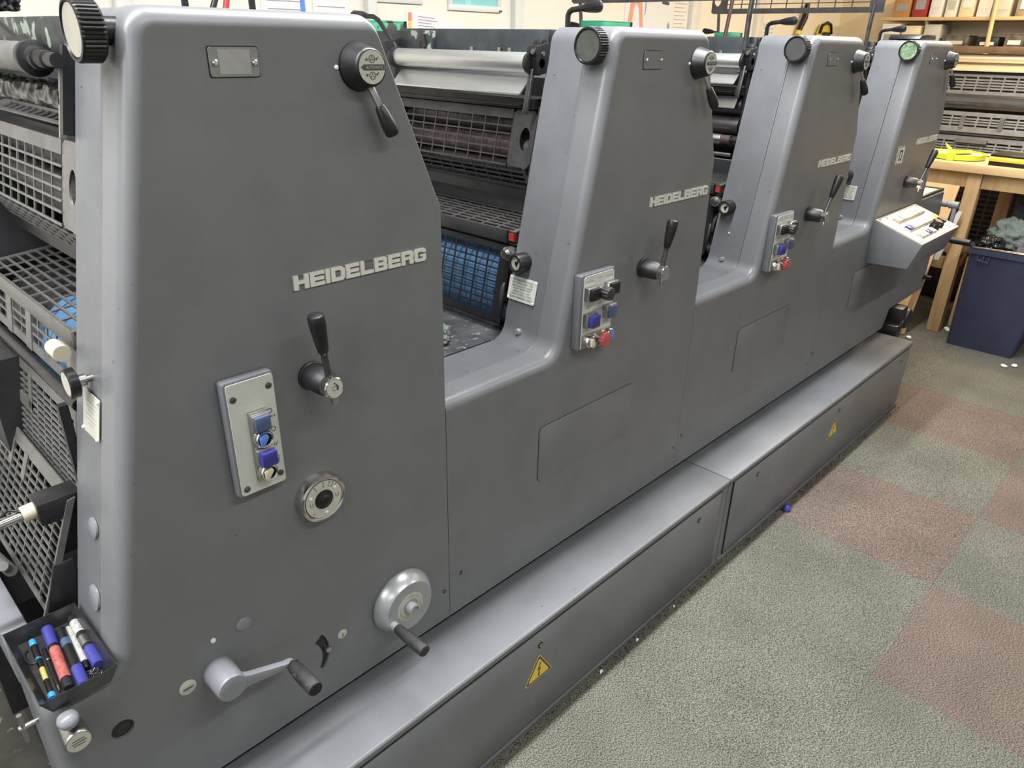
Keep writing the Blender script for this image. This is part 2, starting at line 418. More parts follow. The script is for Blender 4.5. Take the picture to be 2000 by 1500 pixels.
LET = {
 'H': [[(0, 0), (.3, 0), (.3, .38), (.7, .38), (.7, 0), (1, 0), (1, 1), (.7, 1), (.7, .62), (.3, .62), (.3, 1), (0, 1)]],
 'E': [[(0, 0), (1, 0), (1, .24), (.3, .24), (.3, .38), (.95, .38), (.95, .62), (.3, .62), (.3, .76), (1, .76), (1, 1), (0, 1)]],
 'I': [[(0, 0), (1, 0), (1, 1), (0, 1)]],
 'L': [[(0, 0), (1, 0), (1, .24), (.3, .24), (.3, 1), (0, 1)]],
 'G': [[(.16, 0), (.86, 0), (1, .14), (1, .54), (.5, .54), (.5, .38), (.72, .38), (.72, .24), (.36, .24), (.30, .30), (.30, .70), (.36, .76), (.70, .76), (.70, .68), (1, .68), (1, .86), (.86, 1), (.16, 1), (0, .86), (0, .14)]],
 'D': [([(0, 0), (.80, 0), (1, .18), (1, .82), (.80, 1), (0, 1)], [(.30, .24), (.64, .24), (.71, .32), (.71, .68), (.64, .76), (.30, .76)])],
 'B': [([(0, 0), (.88, 0), (1, .1), (1, .42), (.9, .5), (0, .5)], [(.30, .22), (.66, .22), (.70, .25), (.70, .36), (.66, .39), (.30, .39)]),
       ([(0, .5), (.9, .5), (.98, .58), (.98, .9), (.86, 1), (0, 1)], [(.30, .61), (.66, .61), (.69, .64), (.69, .75), (.66, .78), (.30, .78)])],
 'R': [([(0, .36), (.86, .36), (1, .46), (1, .88), (.88, 1), (0, 1)], [(.30, .57), (.66, .57), (.70, .61), (.70, .73), (.66, .76), (.30, .76)]),
       [(0, 0), (.3, 0), (.3, .36), (0, .36)], [(.68, 0), (1, 0), (1, .36), (.66, .36)]]}
LW = {'I': .30}
def logo(parent):
    x0, x1, z0, z1 = .547, .811, 1.2215, 1.2445
    word = 'HEIDELBERG'; gap = .0020; tot = sum(LW.get(c, 1.0) for c in word); u = (x1 - x0 - gap * (len(word) - 1)) / tot
    pl = MB(); pl.box(x0 + .001, x1 - .001, -.0025, .001, z1 - .0016, z1 - .0004); pl.box(x0 + .001, x1 - .001, -.0018, .001, z0 + .010, z0 + .0125)
    po = pl.build('nameplate', STEEL, parent); po['label'] = 'raised chrome maker lettering'
    x = x0
    for c in word:
        w = u * LW.get(c, 1.0); mb = MB()
        T = lambda p: (x + p[0] * w, z0 + p[1] * (z1 - z0))
        for g in LET[c]:
            if isinstance(g, tuple):
                n = len(g[0]); vs = []
                for yy in (-.0045, .001):
                    for lp in g: vs += [(T(p)[0], yy, T(p)[1]) for p in lp]
                fs = []
                for i in range(n):
                    j = (i + 1) % n
                    fs += [(i, j, n + j, n + i), (2 * n + i, 3 * n + i, 3 * n + j, 2 * n + j), (i, 2 * n + i, 2 * n + j, j), (n + i, n + j, 3 * n + j, 3 * n + i)]
                mb.add(vs, fs)
            else: mb.prism([T(p) for p in g], (0, -.0045, 0), XA, ZA, (0, .0055, 0))
        mb.build('letter', WHITE_ENAMEL, po, 0, 30); x += w + gap
WHITE_ENAMEL = mat('letter_enamel', (.70, .71, .64), .32, .25)
def screw(mb, p, N, r, h=.002):
    mb.lathe(p, N, [(0, r), (h * .6, r), (h, r * .6)], 12)
def push(parent, x, z, w, h, y, m, name='push_button', body=STEEL):
    b = MB(); b.box(x - w * .62, x + w * .62, y - .010, y, z - h * .60, z + h * .60); bo = b.build(name, body, parent, .0015)
    return bo, (x, z, w, h, y)
def control_panel_a(u):
    """tall single column panel on the near unit"""
    x0, x1, z0, z1 = .402, .485, .910, 1.112
    b = MB(); b.prism(rrect(x0, x1, z0, z1, .005), (0, 0, 0), XA, ZA, (0, -.020, 0)); cp = b.build('control_panel', PFRAME, u, .003)
    b = MB(); b.prism(rrect(x0 + .0045, x1 - .002, z0 + .003, z1 - .0045, .004), (0, -.0200, 0), XA, ZA, (0, -.0016, 0)); b.build('face_plate', PANELW, cp)
    for sx, sz in ((.415, 1.083), (.474, 1.089), (.415, .924), (.475, .930)):
        b = MB(); screw(b, (sx, -.0214, sz), MY, .0052, .003); b.build('screw', DKSTEEL, cp)
    xc, yb = .449, -.0214
    b = MB(); b.box(xc - .0155, xc + .0155, yb - .007, yb, .932, 1.055); b.build('switch_rail', STEEL, cp, .0015)
    for zc, kind in ((1.037, MIDBLUE), (1.009, LTBLUE), (.977, DKBLUE), (.948, IVORY)):
        if kind in (MIDBLUE, DKBLUE):
            d = .012 if kind is DKBLUE else .005
            b = MB(); b.box(xc - .0155, xc + .0155, yb - .015, yb - .004, zc - .0150, zc + .0150); b.build('bezel', STEEL, cp, .002)
            b = MB(); b.box(xc - .0128, xc + .0128, yb - .015 - d, yb - .010, zc - .0125, zc + .0125); b.build('push_button', kind, cp, .0016)
        else:
            b = MB(); b.lathe((xc, yb - .004, zc), MY, [(0, .0155), (.012, .0150), (.014, .0135), (.013, .0112), (.006, .011)], 28); b.build('bezel', CHROME, cp)
            b = MB(); disc(b, (xc, yb - .0105, zc), MY, .0113); b.build('switch_well', BLACKP, cp)
            b = MB(); b.prism([(-.0095, .0055), (.0035, .0095), (.0065, .003), (-.003, -.011), (-.0085, -.009)], (xc, yb - .010, zc), XA, ZA, (0, -.010, 0)); b.build('rotary_switch', kind, cp, .0012)
    b = MB(); yy = yb - .0004
    for (cx, cz, r) in ((.4705, 1.046, .0042), (.473, 1.013, .0042)):
        b.lathe((cx, yy, cz), MY, [(0, r), (.0004, r), (.0004, r - .0009), (0, r - .0009)], 16, False)
    for i in range(3): b.prism([(0, 0), (.0022, .0035), (.0044, 0), (.0022, .0012)], (.4655 + i * .0048, yy, 1.034), XA, ZA, (0, -.0003, 0))
    for dx in (0, .0045): b.obox((.4705 + dx, yy, .985), V3((.0019, 0, .0042)), V3((.0003, 0, -.00015)), V3((0, .0002, 0)))
    b.obox((.4715, yy, .9845), V3((.0055, 0, .001)), V3((-.0001, 0, .0004)), V3((0, .0002, 0)))
    for sx, sz, w, h in ((.4725, .957, .0038, .0055), (.4725, .957, .0016, .003)):
        for q in (-1, 1):
            b.box(sx + q * w - .0003, sx + q * w + .0003, yy - .0003, yy, sz - h, sz + h); b.box(sx - w, sx + w, yy - .0003, yy, sz + q * h - .0003, sz + q * h + .0003)
    b.build('symbol_print', PRINT, cp)
def control_panel_b(u, x0, full=True):
    x1, z0, z1 = x0 + .125, .926, 1.107
    b = MB(); b.prism(rrect(x0, x1, z0, z1, .004), (0, 0, 0), XA, ZA, (0, -.021, 0)); cp = b.build('control_panel', PFRAME, u, .003)
    yb = -.0226
    b = MB(); b.prism([(x0 + .010, z0 + .003), (x1 - .004, z0 + .003), (x1 - .004, z1 - .010), (x1 - .010, z1 - .004), (x0 + .016, z1 - .004), (x0 + .010, z1 - .010)], (0, -.0210, 0), XA, ZA, (0, -.0016, 0)); b.build('face_plate', PANELW, cp)
    xa, xb, xc = x0 + .030, x0 + .066, x0 + .103
    for x in (xa, xc):
        b = MB(); b.box(x - .019, x + .019, yb - .015, yb, 1.047, 1.079); b.build('bezel', STEEL, cp, .002)
        b = MB(); b.box(x - .0165, x + .0165, yb - .022, yb - .01, 1.049, 1.077); b.build('push_button', BLACKP, cp, .002)
    b = MB(); b.lathe((xb, yb, 1.060), MY, [(0, .016), (.014, .0155), (.015, .0135)], 24); b.build('knob_collar', STEEL, cp)
    b = MB(); pr = []
    n = 36
    for i in range(n):
        q = 2 * math.pi * i / n; r = .0155 if i % 3 else .0138; pr.append((r * math.cos(q), r * math.sin(q)))
    b.prism(pr, (xb, yb - .014, 1.060), XA, ZA, (0, -.022, 0)); b.build('ribbed_knob', BLACKR, cp, .0008)
    for x, z, m, d in ((xa, 1.000, DKBLUE, .012), (xc, 1.006, MIDBLUE, .005)):
        b = MB(); b.box(x - .0185, x + .0185, yb - .015, yb, z - .017, z + .017); b.build('bezel', STEEL, cp, .002)
        b = MB(); b.box(x - .0150, x + .0150, yb - .015 - d, yb - .01, z - .0145, z + .0145); b.build('push_button', m, cp, .0016)
    b = MB(); b.box(xb - .017, xb + .016, yb - .0008, yb, .990, 1.020); b.build('blank_label', PRINTG, cp)
    b = MB(); b.box(xb - .012, xb + .012, yb - .001, yb, .967, .989); b.build('amber_label', AMBER, cp)
    zc = .946
    b = MB(); b.box(xa - .018, xc + .014, yb - .004, yb, zc - .016, zc + .016); b.build('switch_rail', STEEL, cp, .001)
    for x, m in ((xa, IVORY), (xc, LTBLUE)):
        b = MB(); b.lathe((x, yb - .003, zc), MY, [(0, .016), (.012, .0155), (.014, .0138), (.013, .0115), (.006, .011)], 28); b.build('bezel', CHROME, cp)
        b = MB(); disc(b, (x, yb - .0095, zc), MY, .0113); b.build('switch_well', BLACKP, cp)
        b = MB(); b.prism([(-.006, .010), (.002, .010), (.011, -.008), (.003, -.014), (-.005, -.010)], (x, yb - .010, zc), XA, ZA, (0, -.012, 0)); b.build('rotary_switch', m, cp, .0012)
    b = MB(); b.lathe((xb + .004, yb - .003, zc), MY, [(0, .015), (.016, .0135)], 24); b.build('knob_collar', STEEL, cp)
    pr = [((.0185 if i % 4 < 2 else .0168) * math.cos(2 * math.pi * i / 48), (.0185 if i % 4 < 2 else .0168) * math.sin(2 * math.pi * i / 48)) for i in range(48)]
    b = MB(); b.prism(pr, (xb + .004, yb - .019, zc), XA, ZA, (0, -.011, 0)); b.build('stop_button', REDB, cp, .0008)
    b = MB(); yy = yb - .0003
    for x, z, w in ((xa, 1.090, .024), (xb, 1.093, .012), (xc, 1.090, .026), (xa - .002, 1.026, .010), (xc - .004, 1.034, .018)):
        b.box(x - w / 2, x + w / 2, yy - .0003, yy, z - .0012, z + .0012)
    b.lathe((xc, yy, .981), MY, [(0, .0045), (.0004, .0045), (.0004, .0036), (0, .0036)], 16, False)
    for i in range(3): b.box(xa - .004, xa + .003 - i * .001, yy - .0003, yy, .974 + i * .004, .9752 + i * .004)
    b.build('symbol_print', PRINTG, cp)
def grip_profile(l, r0, r1):
    return [(0, r0 * .7), (.004, r0), (l * .35, r0 * 1.12 + (r1 - r0) * .3), (l * .75, r1), (l - .006, r1 * .98), (l - .002, r1 * .85), (l, r1 * .5)]
def mid_lever(u, x, z, dx, k):
    b = MB(); b.lathe((x, .001, z), MY, [(0, .0255), (.004, .0255), (.006, .0228), (.044, .0215), (.048, .0185), (.066, .0175), (.069, .0160)], 28)
    ho = b.build('lever_hub', BLACKM, u)
    b = MB(); b.lathe((x, -.048, z), MY, [(0, .0182), (.019, .0182), (.021, .0165), (.0205, .0145)], 28); b.build('hub_ring', CHROME, ho)
    b = MB(); disc(b, (x, -.0685, z), MY, .0146); b.build('hub_face', CREAM if k == 0 else LGREY, ho)
    if k == 0:
        b = MB(); yy = -.0693
        b.prism([(-.002, .0075), (.002, .0075), (0, .0115)], (x, yy, z), XA, ZA, (0, -.0003, 0))
        for a in (60, 30, 0, -30):
            q = math.radians(a); b.prism(rrect(-.0013, .0013, -.0018, .0018, .001, 2), (x + .006 * math.cos(q), yy, z + .006 * math.sin(q)), XA, ZA, (0, -.0003, 0))
        b.lathe((x, yy, z), MY, [(0, .0042), (.0003, .0042), (.0003, .0036), (0, .0036)], 16, False); b.build('symbol_print', PRINT, ho)
    top = V3((x + dx, -.066, z + .130)); bot = V3((x, -.056, z + .010)); d = (top - bot)
    m1 = bot + d * .42
    b = MB(); b.tube([bot, bot + d * .2, m1 + d * .05], [.0062, .0055, .0058], 12); lo = b.build('lever_arm', DKSTEEL, u)
    b = MB(); L = (top - m1).length; b.lathe(m1, d, grip_profile(L, .0085, .0135), 20); b.build('lever_grip', BLACKP, lo)
    b = MB(); dd = (V3((x + .004, 0, z)) - V3((x + dx * .6, 0, z + .13))).normalized()
    c = V3((x, -.060, z)) + dd * .022; b.obox(c, dd * .010, V3((-dd.z, 0, dd.x)) * .006, YA * .004); b.build('pointer', STEEL, lo, .002)
def lens_lever(u, k):
    x, z = .696, 1.541
    b = MB(); b.lathe((x, .001, z), MY, [(0, .0360), (.003, .0355), (.010, .0330), (.030, .0275), (.034, .0262), (.0355, .0240), (.034, .0232)], 36); ko = b.build('selector_knob', BLACKP, u)
    b = MB(); disc(b, (x, -.0335, z), MY, .0234, 32); b.build('selector_face', CREAM, ko)
    b = MB(); yy = -.0345
    b.prism([(-.020, 0), (-.015, .004), (.022, .004), (.022, -.004), (-.015, -.004)], (x, yy, z), XA, ZA, (0, -.0003, 0))
    for s in (1, -1):
        b.lathe((x, yy, z + s * .0115), MY, [(0, .0055), (.0004, .0055), (.0004, .0047), (0, .0047)], 18, False)
        for q in (0, 120, 240):
            a = math.radians(q + 90); disc(b, (x + .0022 * math.cos(a), yy, z + s * .0115 + .0022 * math.sin(a)), MY, .0011, 8, .0003)
        b.prism([(.006, .001), (.0125, .004), (.0085, -.001)], (x, yy, z + s * .0105), XA, ZA, (0, -.0003, 0))
    b.prism([(-.0125, .010), (-.009, .013), (-.0075, .009)], (x, yy, z), XA, ZA, (0, -.0003, 0)); disc(b, (x - .0095, yy, z - .0105), MY, .0019, 12, .0003)
    b.build('symbol_print', PRINT, ko)
    b = MB(); textmesh(b, 'AUTOMATIC', (x + .004, yy - .0003, z), XA, ZA, .0042, -.031); b.build('lettering', CREAM, ko)
    p0 = V3((x + .004, -.020, z - .026)); p1 = V3((x + .036, -.030, z - .098)) if k == 0 else V3((x + .050, -.030, z - .098)); d = p1 - p0
    b = MB(); b.obox(p0 + d * .22, d * .24, V3((d.z, 0, -d.x)).normalized() * .0052, YA * .0025); lo = b.build('selector_arm', STEEL, u, .001)
    m1 = p0 + d * .40; b = MB(); b.lathe(m1, d, [(0, .0065), (.002, .0082), (.03, .0118), ((p1 - m1).length - .004, .0115), ((p1 - m1).length, .0095)], 20); b.build('lever_grip', BLACKP, lo)
    b = MB(); b.lathe((x - .040, .001, z - .001), MY, [(0, .0035), (.003, .0033), (.0045, .0018)], 12); b.build('rivet', WHITE, u)
def round_knob(u, k):
    c = LF(.045 if k == 0 else .040, 1.582 if k == 0 else 1.574); H = V3((-1, 0, 0))
    b = MB(); b.lathe(c - H * .03, H, [(0, .0165), (.034, .0165), (.040, .0165), (.041, .0125), (.056, .0125)], 24); so = b.build('knob_stem', BLACKM, u)
    n = 126; vs = []; mb = MB()
    a, uu, w = mb.frame(H); o = c + H * (.015 if k == 0 else .012)
    def ring(t, r, rib=0): return [o + a * t + (uu * math.cos(2 * math.pi * i / n) + w * math.sin(2 * math.pi * i / n)) * (r - (rib if i % 3 == 0 else 0)) for i in range(n)]
    R = .0365; prof = [(0, R * .55, 0), (0, R - .003, 0), (.003, R, .0016), (.026, R, .0016), (.029, R - .0012, 0), (.0295, R - .0045, 0), (.027, R - .0062, 0), (.0265, R - .0066, 0)]
    for t, r, rb in prof: vs += ring(t, r, rb)
    fs = [(j * n + i, j * n + (i + 1) % n, (j + 1) * n + (i + 1) % n, (j + 1) * n + i) for j in range(len(prof) - 1) for i in range(n)]
    fs += [tuple(range(n)), tuple((len(prof) - 1) * n + i for i in range(n))]
    ko = mb.add(vs, fs).build('adjusting_knob', BLACKP, u, 0, 18)
    b = MB(); disc(b, o + H * .0268, H, R - .0068, 40, .0008)
    b.build('knob_face', (KFACE1, KFACE2, KFACE3, KFACE4)[k], ko)
KFACE1 = mat('knob_face_cream', (.33, .31, .26), .45, 0, .1, 40)
KFACE2 = mat('knob_face_green_grey', (.045, .055, .040), .4, 0, 0, 60, col2=(.075, .08, .075))
KFACE3 = mat('knob_face_grey', (.055, .055, .056), .4, 0, .15, 60)
KFACE4 = mat('knob_face_green', (.06, .13, .05), .4, 0, 0, 110, col2=(.32, .42, .27))
def top_handle(u, x, y, z, s=-1, name='top_handle', sc=1.0):
    pts = [V3((x, y, z - .03)), V3((x, y, z + .022 * sc)), V3((x, y + s * .004, z + .030 * sc)), V3((x, y + s * .012, z + .034 * sc)), V3((x, y + s * .040, z + .037 * sc))]
    b = MB(); b.tube(pts, .0062 * sc, 12); o = b.build(name, BLACKM, u)
    b = MB(); d = V3((0, s, .06)); b.lathe(pts[-1], d, [(0, .006), (.004, .0075), (.02, .0105), (.042, .0125), (.050, .0115), (.053, .007)], 20); b.build('handle_grip', BLACKP, o)
    return o
def left_face_items(u, k):
    if k > 0:
        p = LF(.146, 1.108)
        b = MB(); b.lathe(p - NF * .002, V3((-1, 0, .05)), [(0, .0230), (.006, .0225), (.034, .0220), (.036, .0205), (.036, .0165), (.028, .0160)], 32); go = b.build('gauge_barrel', BLACKM, u)
        N2 = V3((-1, 0, .05)).normalized(); q = p + N2 * .0272
        b = MB(); disc(b, q, N2, .0160, 28); b.build('gauge_face', CREAM, go)
        b = MB(); disc(b, q + N2 * .001, N2, .0045, 16); b.obox(q + N2 * .0016 + V3((0, -.004, .0)), V3((0, -.003, .008)), V3((0, .0015, .0006)), N2 * .0006)
        for i in range(9):
            a = math.radians(100 + i * 20); b.obox(q + N2 * .0008 + V3((0, math.cos(a) * .0115, math.sin(a) * .0115)), V3((0, math.cos(a), math.sin(a))) * .0016, V3((0, -math.sin(a), math.cos(a))) * .0003, N2 * .0003)
        b.build('gauge_needle', BLACKP, go)
        p = LF(.127, .945)
        b = MB(); b.lathe(p - NF * .004, NF, [(0, .0088), (.008, .0086), (.011, .006)], 20); b.build('plug', LGREY, u)
    if k in (1, 3):
        O = LF(.137, 1.0435, .0005); U = V3((0, -1, 0)); hw, hh = .044, .0285
        b = MB(); b.prism(rrect(-hw, hw, -hh, hh, .003, 3), O, U, UF, NF * .0015); po = b.build('instruction_plate', CREAM if k == 3 else PLATEW, u)
        lines = ['SETTING OF PRESSURE', 'BETWEEN BLANKET AND', 'IMPRESSION CYLINDER', 'ADJUST BOTH SIDES', 'IDENTICALLY AND', '(INSIDE LATERAL SCALE)', 'CLEAN BEARERS DAILY']
        b = MB()
        for i, t in enumerate(lines):
            textmesh(b, t, O + UF * (.0205 - i * .0068) + NF * .0016, U, UF, .0044 if i < 6 else .0052, .066 if i < 6 else .076)
        b.build('lettering', PRINT, po)
        for a in (-1, 1):
            for c in (-1, 1):
                b = MB(); b.lathe(O + U * (a * (hw - .004)) + UF * (c * (hh - .004)) + NF * .001, NF, [(0, .0026), (.002, .0022), (.003, .001)], 10); b.build('rivet', WHITE, po)
    if k == 2:
        b = MB(); b.lathe(LF(.125, 1.03), NF, [(0, .003), (.0015, .0026)], 10); b.build('rivet', WHITE, u)
    if k == 0:
        O = LF(.104, 1.068, .0005); U = V3((0, -1, 0))
        b = MB(); b.prism(rrect(-.033, .033, -.033, .033, .003, 3), O, U, UF, NF * .0015); po = b.build('instruction_plate', CREAM, u)
        b = MB()
        for i in range(6): b.obox(O + UF * (.018 - i * .0068) + NF * .0016, U * (.022 - .004 * (i % 3)), UF * .0008, NF * .0002)
        b.build('lettering', PRINTG, po)
        for a, c in ((1, 1), (-1, -1), (1, -1)):
            b = MB(); b.lathe(O + U * (a * .029) + UF * (c * .029) + NF * .001, NF, [(0, .0032), (.003, .0026), (.004, .001)], 10); b.build('rivet', WHITE, po)
        for y, z, r in ((.099, .886, .0175), (.093, .768, .0215)):
            b = MB(); b.lathe(LF(y, z, -.001), NF, [(0, r), (.003, r * .97), (.0045, r * .8)], 24); b.build('cover_cap', LGREY, u)
        p = LF(.112, 1.122)
        H = V3((-1, 0, 0)); b = MB(); b.lathe(p - H * .01, H, [(0, .0050), (.016, .0050), (.017, .0085), (.030, .0085)], 16); so = b.build('knob_stem', STEEL, u)
        b = MB(); b.lathe(p + H * .018, H, [(0, .018), (.002, .0225), (.013, .0225), (.015, .0205), (.0145, .018)], 32); ko = b.build('adjusting_knob', BLACKP, u)
        b = MB(); disc(b, p + H * .0325, H, .018, 28); b.build('knob_face', CREAM, ko)
        b = MB(); b.lathe((.256, .182, 1.142), YA, [(0, .0125), (.006, .0135), (.012, .0130), (.030, .0135), (.040, .0125)], 24); b.build('tape_wrapped_shaft', IVORY, u)
PLATEW = mat('plate_silver_white', (.68, .70, .64), .35, .2)

YI, YO = .190, .705      # inner faces of the near and the far side frames
def roller(u, name, x, z, r, m, y0=YI + .012, y1=YO - .02, collar=True, jr=None):
    b = MB(); b.lathe((x, y0, z), YA, [(0, r * .96), (.003, r), (y1 - y0 - .003, r), (y1 - y0, r * .96)], 32); o = b.build(name, m, u)
    jr = jr or r * .45; b = MB(); b.cyl((x, YI - .014, z), (x, y0, z), jr, None, 16); b.build('roller_journal', BLACKM, o)
    b = MB(); b.lathe((x, y1, z), YA, [(0, jr), (YO + .01 - y1, jr)], 16)
    if collar:
        b.lathe((x, y1, z), YA, [(0, r * 1.02), (.012, r * 1.02), (.012, r * .8), (.024, r * .8)], 24)
    b.build('roller_journal', BLACKM, o)
    return o
def internals(u, k):
    up = k in (2, 3)
    gm = GUARDL if k == 0 else GUARD  # near guards take the paler steel in place of more light
    # far side frame
    pf = [(x, min(z, 1.598)) for x, z, w in unit_profile(1 if k == 3 else k)]
    b = MB(); b.prism(pf, (0, .72, 0), XA, ZA, (0, .19, 0)); b.build('far_side_frame', (DARK, BLUEGREY, FRAMEP, FRAMEP)[k], u)
    # dark core between the frames and the deck of the gap
    b = MB(); b.prism([(xl(.5) + .16, .40), (.79, .40), (.79, 1.30), (.70, 1.50), (xl(1.5) + .12, 1.50), (xl(1.30) + .11, 1.27), (xl(1.2) + .19, 1.20)], (0, YI - .006, 0), XA, ZA, (0, YO + .010 - YI, 0)); b.build('gear_core', DARK, u)
    if k > 0:
        xa = -.1125 if k == 1 else -.1327
        b = MB(); b.box(xa, xl(LED) + .06, .184, .716, LED - .030, LED - .002); b.build('deck_plate', DECK, u)
    # top: fountain roller, duct beam, tray sheet
    roller(u, 'fountain_roller', .338, 1.5365 if k else 1.545, .0215, ALU if k else GUARDL, YI + .012 if k else .285)
    if k:
        b = MB(); b.box(.372, .392, YI, .718, 1.540, 1.605); b.box(.392, .430, YI, .718, 1.590, 1.605); b.build('duct_beam', BLUEGREY, u, .002)
        for y in (.30, .335, .43): MB().box(.366, .372, y, y + .010, 1.545, 1.566).build('duct_clip', STEEL, u)
        b = MB(); b.box(.356, .374, .575, .718, 1.552, 1.600); b.build('duct_end_panel', TEAL, u, .002)
        b = MB(); b.cyl((.352, .60, 1.556), (.352, .60, 1.592), .008, .006); b.cyl((.352, .60, 1.562), (.352, .60, 1.576), .011); b.build('duct_screw', BLACKM, u)
    if k: b = MB(); b.prism([(.345, 1.508), (.310, 1.4735), (.306, 1.4735), (.306, 1.470), (.312, 1.4705), (.347, 1.505)], (0, .215, 0), XA, ZA, (0, .47, 0)); b.build('drip_tray', ALU, u)
    if k: b = MB(); b.box(.330, .420, YI, .716, 1.440, 1.462); b.box(.318, .334, YI + .03, .700, 1.446, 1.449); b.build('cross_bar', BLACKM, u)
    # bracket by the near frame
    if k: bracket(u)
    internals2(u, k, up, gm)
def bracket(u):
    b = MB(); b.lathe((.338, .684, 1.5365), YA, [(0, .0250), (.010, .0265), (.020, .0250), (.028, .0200)], 28); b.obox((.338, .712, 1.560), V3((.020, 0, .004)), YA * .014, V3((-.004, 0, .018))); b.build('far_bearing', BLACKM, u, .001)
    b = MB(); b.obox((.345, .186, 1.545), V3((.020, 0, .004)), YA * .010, V3((-.004, 0, .030))); b.cyl((.331, .180, 1.560), (.331, .206, 1.560), .013); b.cyl((.347, .180, 1.575), (.347, .204, 1.575), .011)
    b.cyl((.326, .196, 1.5365), (.326, .205, 1.5365), .0235, .0225, 24); bo = b.build('roller_bracket', BLACKM, u, .002)
    b = MB(); b.lathe((.322, .186, 1.560), V3((-1, 0, 0)), [(0, .006), (.006, .006)], 6); b.lathe((.340, .178, 1.556), MY, [(0, .005), (.005, .005)], 6); b.build('bolt', STEEL, bo)
    b = MB(); b.obox((.318, .196, 1.478), V3((.004, 0, .0)), YA * .006, V3((.010, 0, .047))); b.build('bracket_strap', DKSTEEL, u, .001)
def internals2(u, k, up, gm):
    # ink rollers behind
    roller(u, 'ink_roller', .385, 1.405, .030, RUBBER, collar=False)
    roller(u, 'ink_roller', .370, 1.345, .026, MAROON if k == 1 else RUBBER, collar=False)
    roller(u, 'form_roller', .395, 1.300, .024, RUBBER, collar=False)
    # blanket cylinder low down
    c = V3((xl(1.05) + (.135 if k else .140), 0, 1.005 if k else 1.035))
    b = MB(); b.lathe((c.x, YI + .004, c.z), YA, [(0, .122), (.02, .122), (.02, .117), (.475, .117), (.475, .122), (.495, .122)], 64); co = b.build('blanket_cylinder', (RUBBER, BLUEBL, STEEL, STEEL)[k], u)
    if k == 0:
        b = MB(); b.lathe((c.x, YI + .03, c.z), YA, [(0, .1185), (.24, .1185)], 64); b.build('blanket', BLUEBL, co)
    b = MB(); b.lathe((c.x, YI + .003, c.z), YA, [(0, .1235), (.019, .1235)], 64); b.build('bearer_ring', STEEL, co)
    # shelf guard (mesh) and its lip
    zs = 1.165; xf = xl(zs) + .002
    b = MB(); b.grille((xf + .145, YI, zs + .018), YA, V3((-.145, 0, -.016)), .52, .146, (.014, .014), (.020, .004), 8, 6, .003, .0042); b.build('shelf_guard', GUARDL, u)  # light caught by the mesh edges is put in as paler steel
    b = MB(); b.box(xf - .004, xf + .002, YI + (.022 if k else .004), .71, zs - .027, zs + .004); b.box(xf - .004, xf + .020, YI + (.022 if k else .002), YI + (.028 if k else .010), zs - .027, zs + .004); b.build('guard_lip', gm, u, .002)
    b = MB(); b.prism([(xf + .140, zs + .018), (xf + .100, zs + .068), (xf + .104, zs + .071), (xf + .150, zs + .018)], (0, YI, 0), XA, ZA, (0, .52, 0)); b.build('deflector_plate', LGREY, u)
    if k:
        b = MB(); b.box(xf + .002, xf + .16, YI, .71, zs - .030, zs - .027); b.build('shelf_pan', MAROON, u)
        b = MB(); b.box(xf - .003, xf + .012, YI + .004, YI + .020, zs - .020, zs - .002); b.build('red_stop', RED, u)
        # lower guard
        z0, z1 = .945, 1.132; W = UF; O = LF(YI + .012, z0, -.012)
        b = MB(); b.grille(O, YA, W, .50, (z1 - z0) / W.z, (.036, .02), (.018, .014), 10, 9, .003, .0036); b.box(xl(1.04) + .004, xl(1.04) + .010, YI + .002, YI + .05, 1.000, 1.020); b.build('lower_guard', BLACKM, u)
        b = MB(); pts = [LF(YI + .004, .965, .002), LF(YI + .002, .975, .010), LF(YI + .002, 1.035, .010), LF(YI + .006, 1.045, .002)]
        b.tube(pts, .0055, 10); b.build('guard_handle', BLACKM, u)
        p = LF(.196, 1.118, .004)
        b = MB(); b.lathe(p + V3((.03, 0, 0)), V3((-1, 0, 0)), [(0, .012), (.020, .012), (.021, .0165), (.036, .0165), (.038, .012), (.048, .010), (.049, .006)], 24); b.build('throw_off_knob', STEEL, u)
    # upper guard
    if not up:
        z0, z1 = 1.312, 1.438
        O = LF(YI, z0, -.010); l = (z1 - z0) / UF.z
        b = MB(); b.grille(O + YA * .074, YA, UF, .443, l, (.0, .03), (.004, .022), 8, 5, .003, .0036)
        b.ringplate(O, YA, UF, .074, l, .028, l * .50, .0155, .026, V3((.003, 0, 0)))
        # lower part of the mesh bends inwards
        b.grille(O + YA * .012, YA, V3((-.024, 0, .048)), .505, .001, (0, 0), (0, 0), 0, 0); b.grille(O + YA * .012 + V3((.028, 0, -.052)), YA, V3((-.028, 0, .052)), .505, .059, (.012, .02), (.006, .0), 10, 3, .003, .0036)
        b.build('upper_guard', gm, u)
        b = MB(); b.box(xl(1.27) + .052, xl(1.27) + .075, YI, .71, 1.230, 1.268); b.build('guard_rail', BLACKM, u)
        b = MB(); b.obox(LF(YI - .004, 1.365, -.012), V3((.002, 0, 0)), YA * .004, UF * .085); b.build('guard_hinge_strip', BLACKM, u)
    else:
        # guard swung up above the unit on two arms
        xg = .330; z0 = 1.705
        b = MB(); b.grille((xg, .165, z0), YA, ZA, .665, .125, (.055, .0), (.020, .02), 8, 4, .004, .0035)
        b.ringplate((xg - .002, .830, z0), YA, ZA, .075, .125, .048, .058, .017, .028, V3((.004, 0, 0))); go = b.build('raised_guard', GUARD, u)
        b = MB()
        b.tube([(xg, .205, 1.560), (xg, .205, 1.66), (xg + .002, .202, z0 + .03)], .0078, 12); b.build('guard_arm', DKSTEEL, go)
        b = MB(); b.tube([(xg + .02, .865, 1.560), (xg + .01, .868, 1.66), (xg + .004, .872, z0 + .02)], .0065, 12); b.build('guard_arm', DKSTEEL, go)
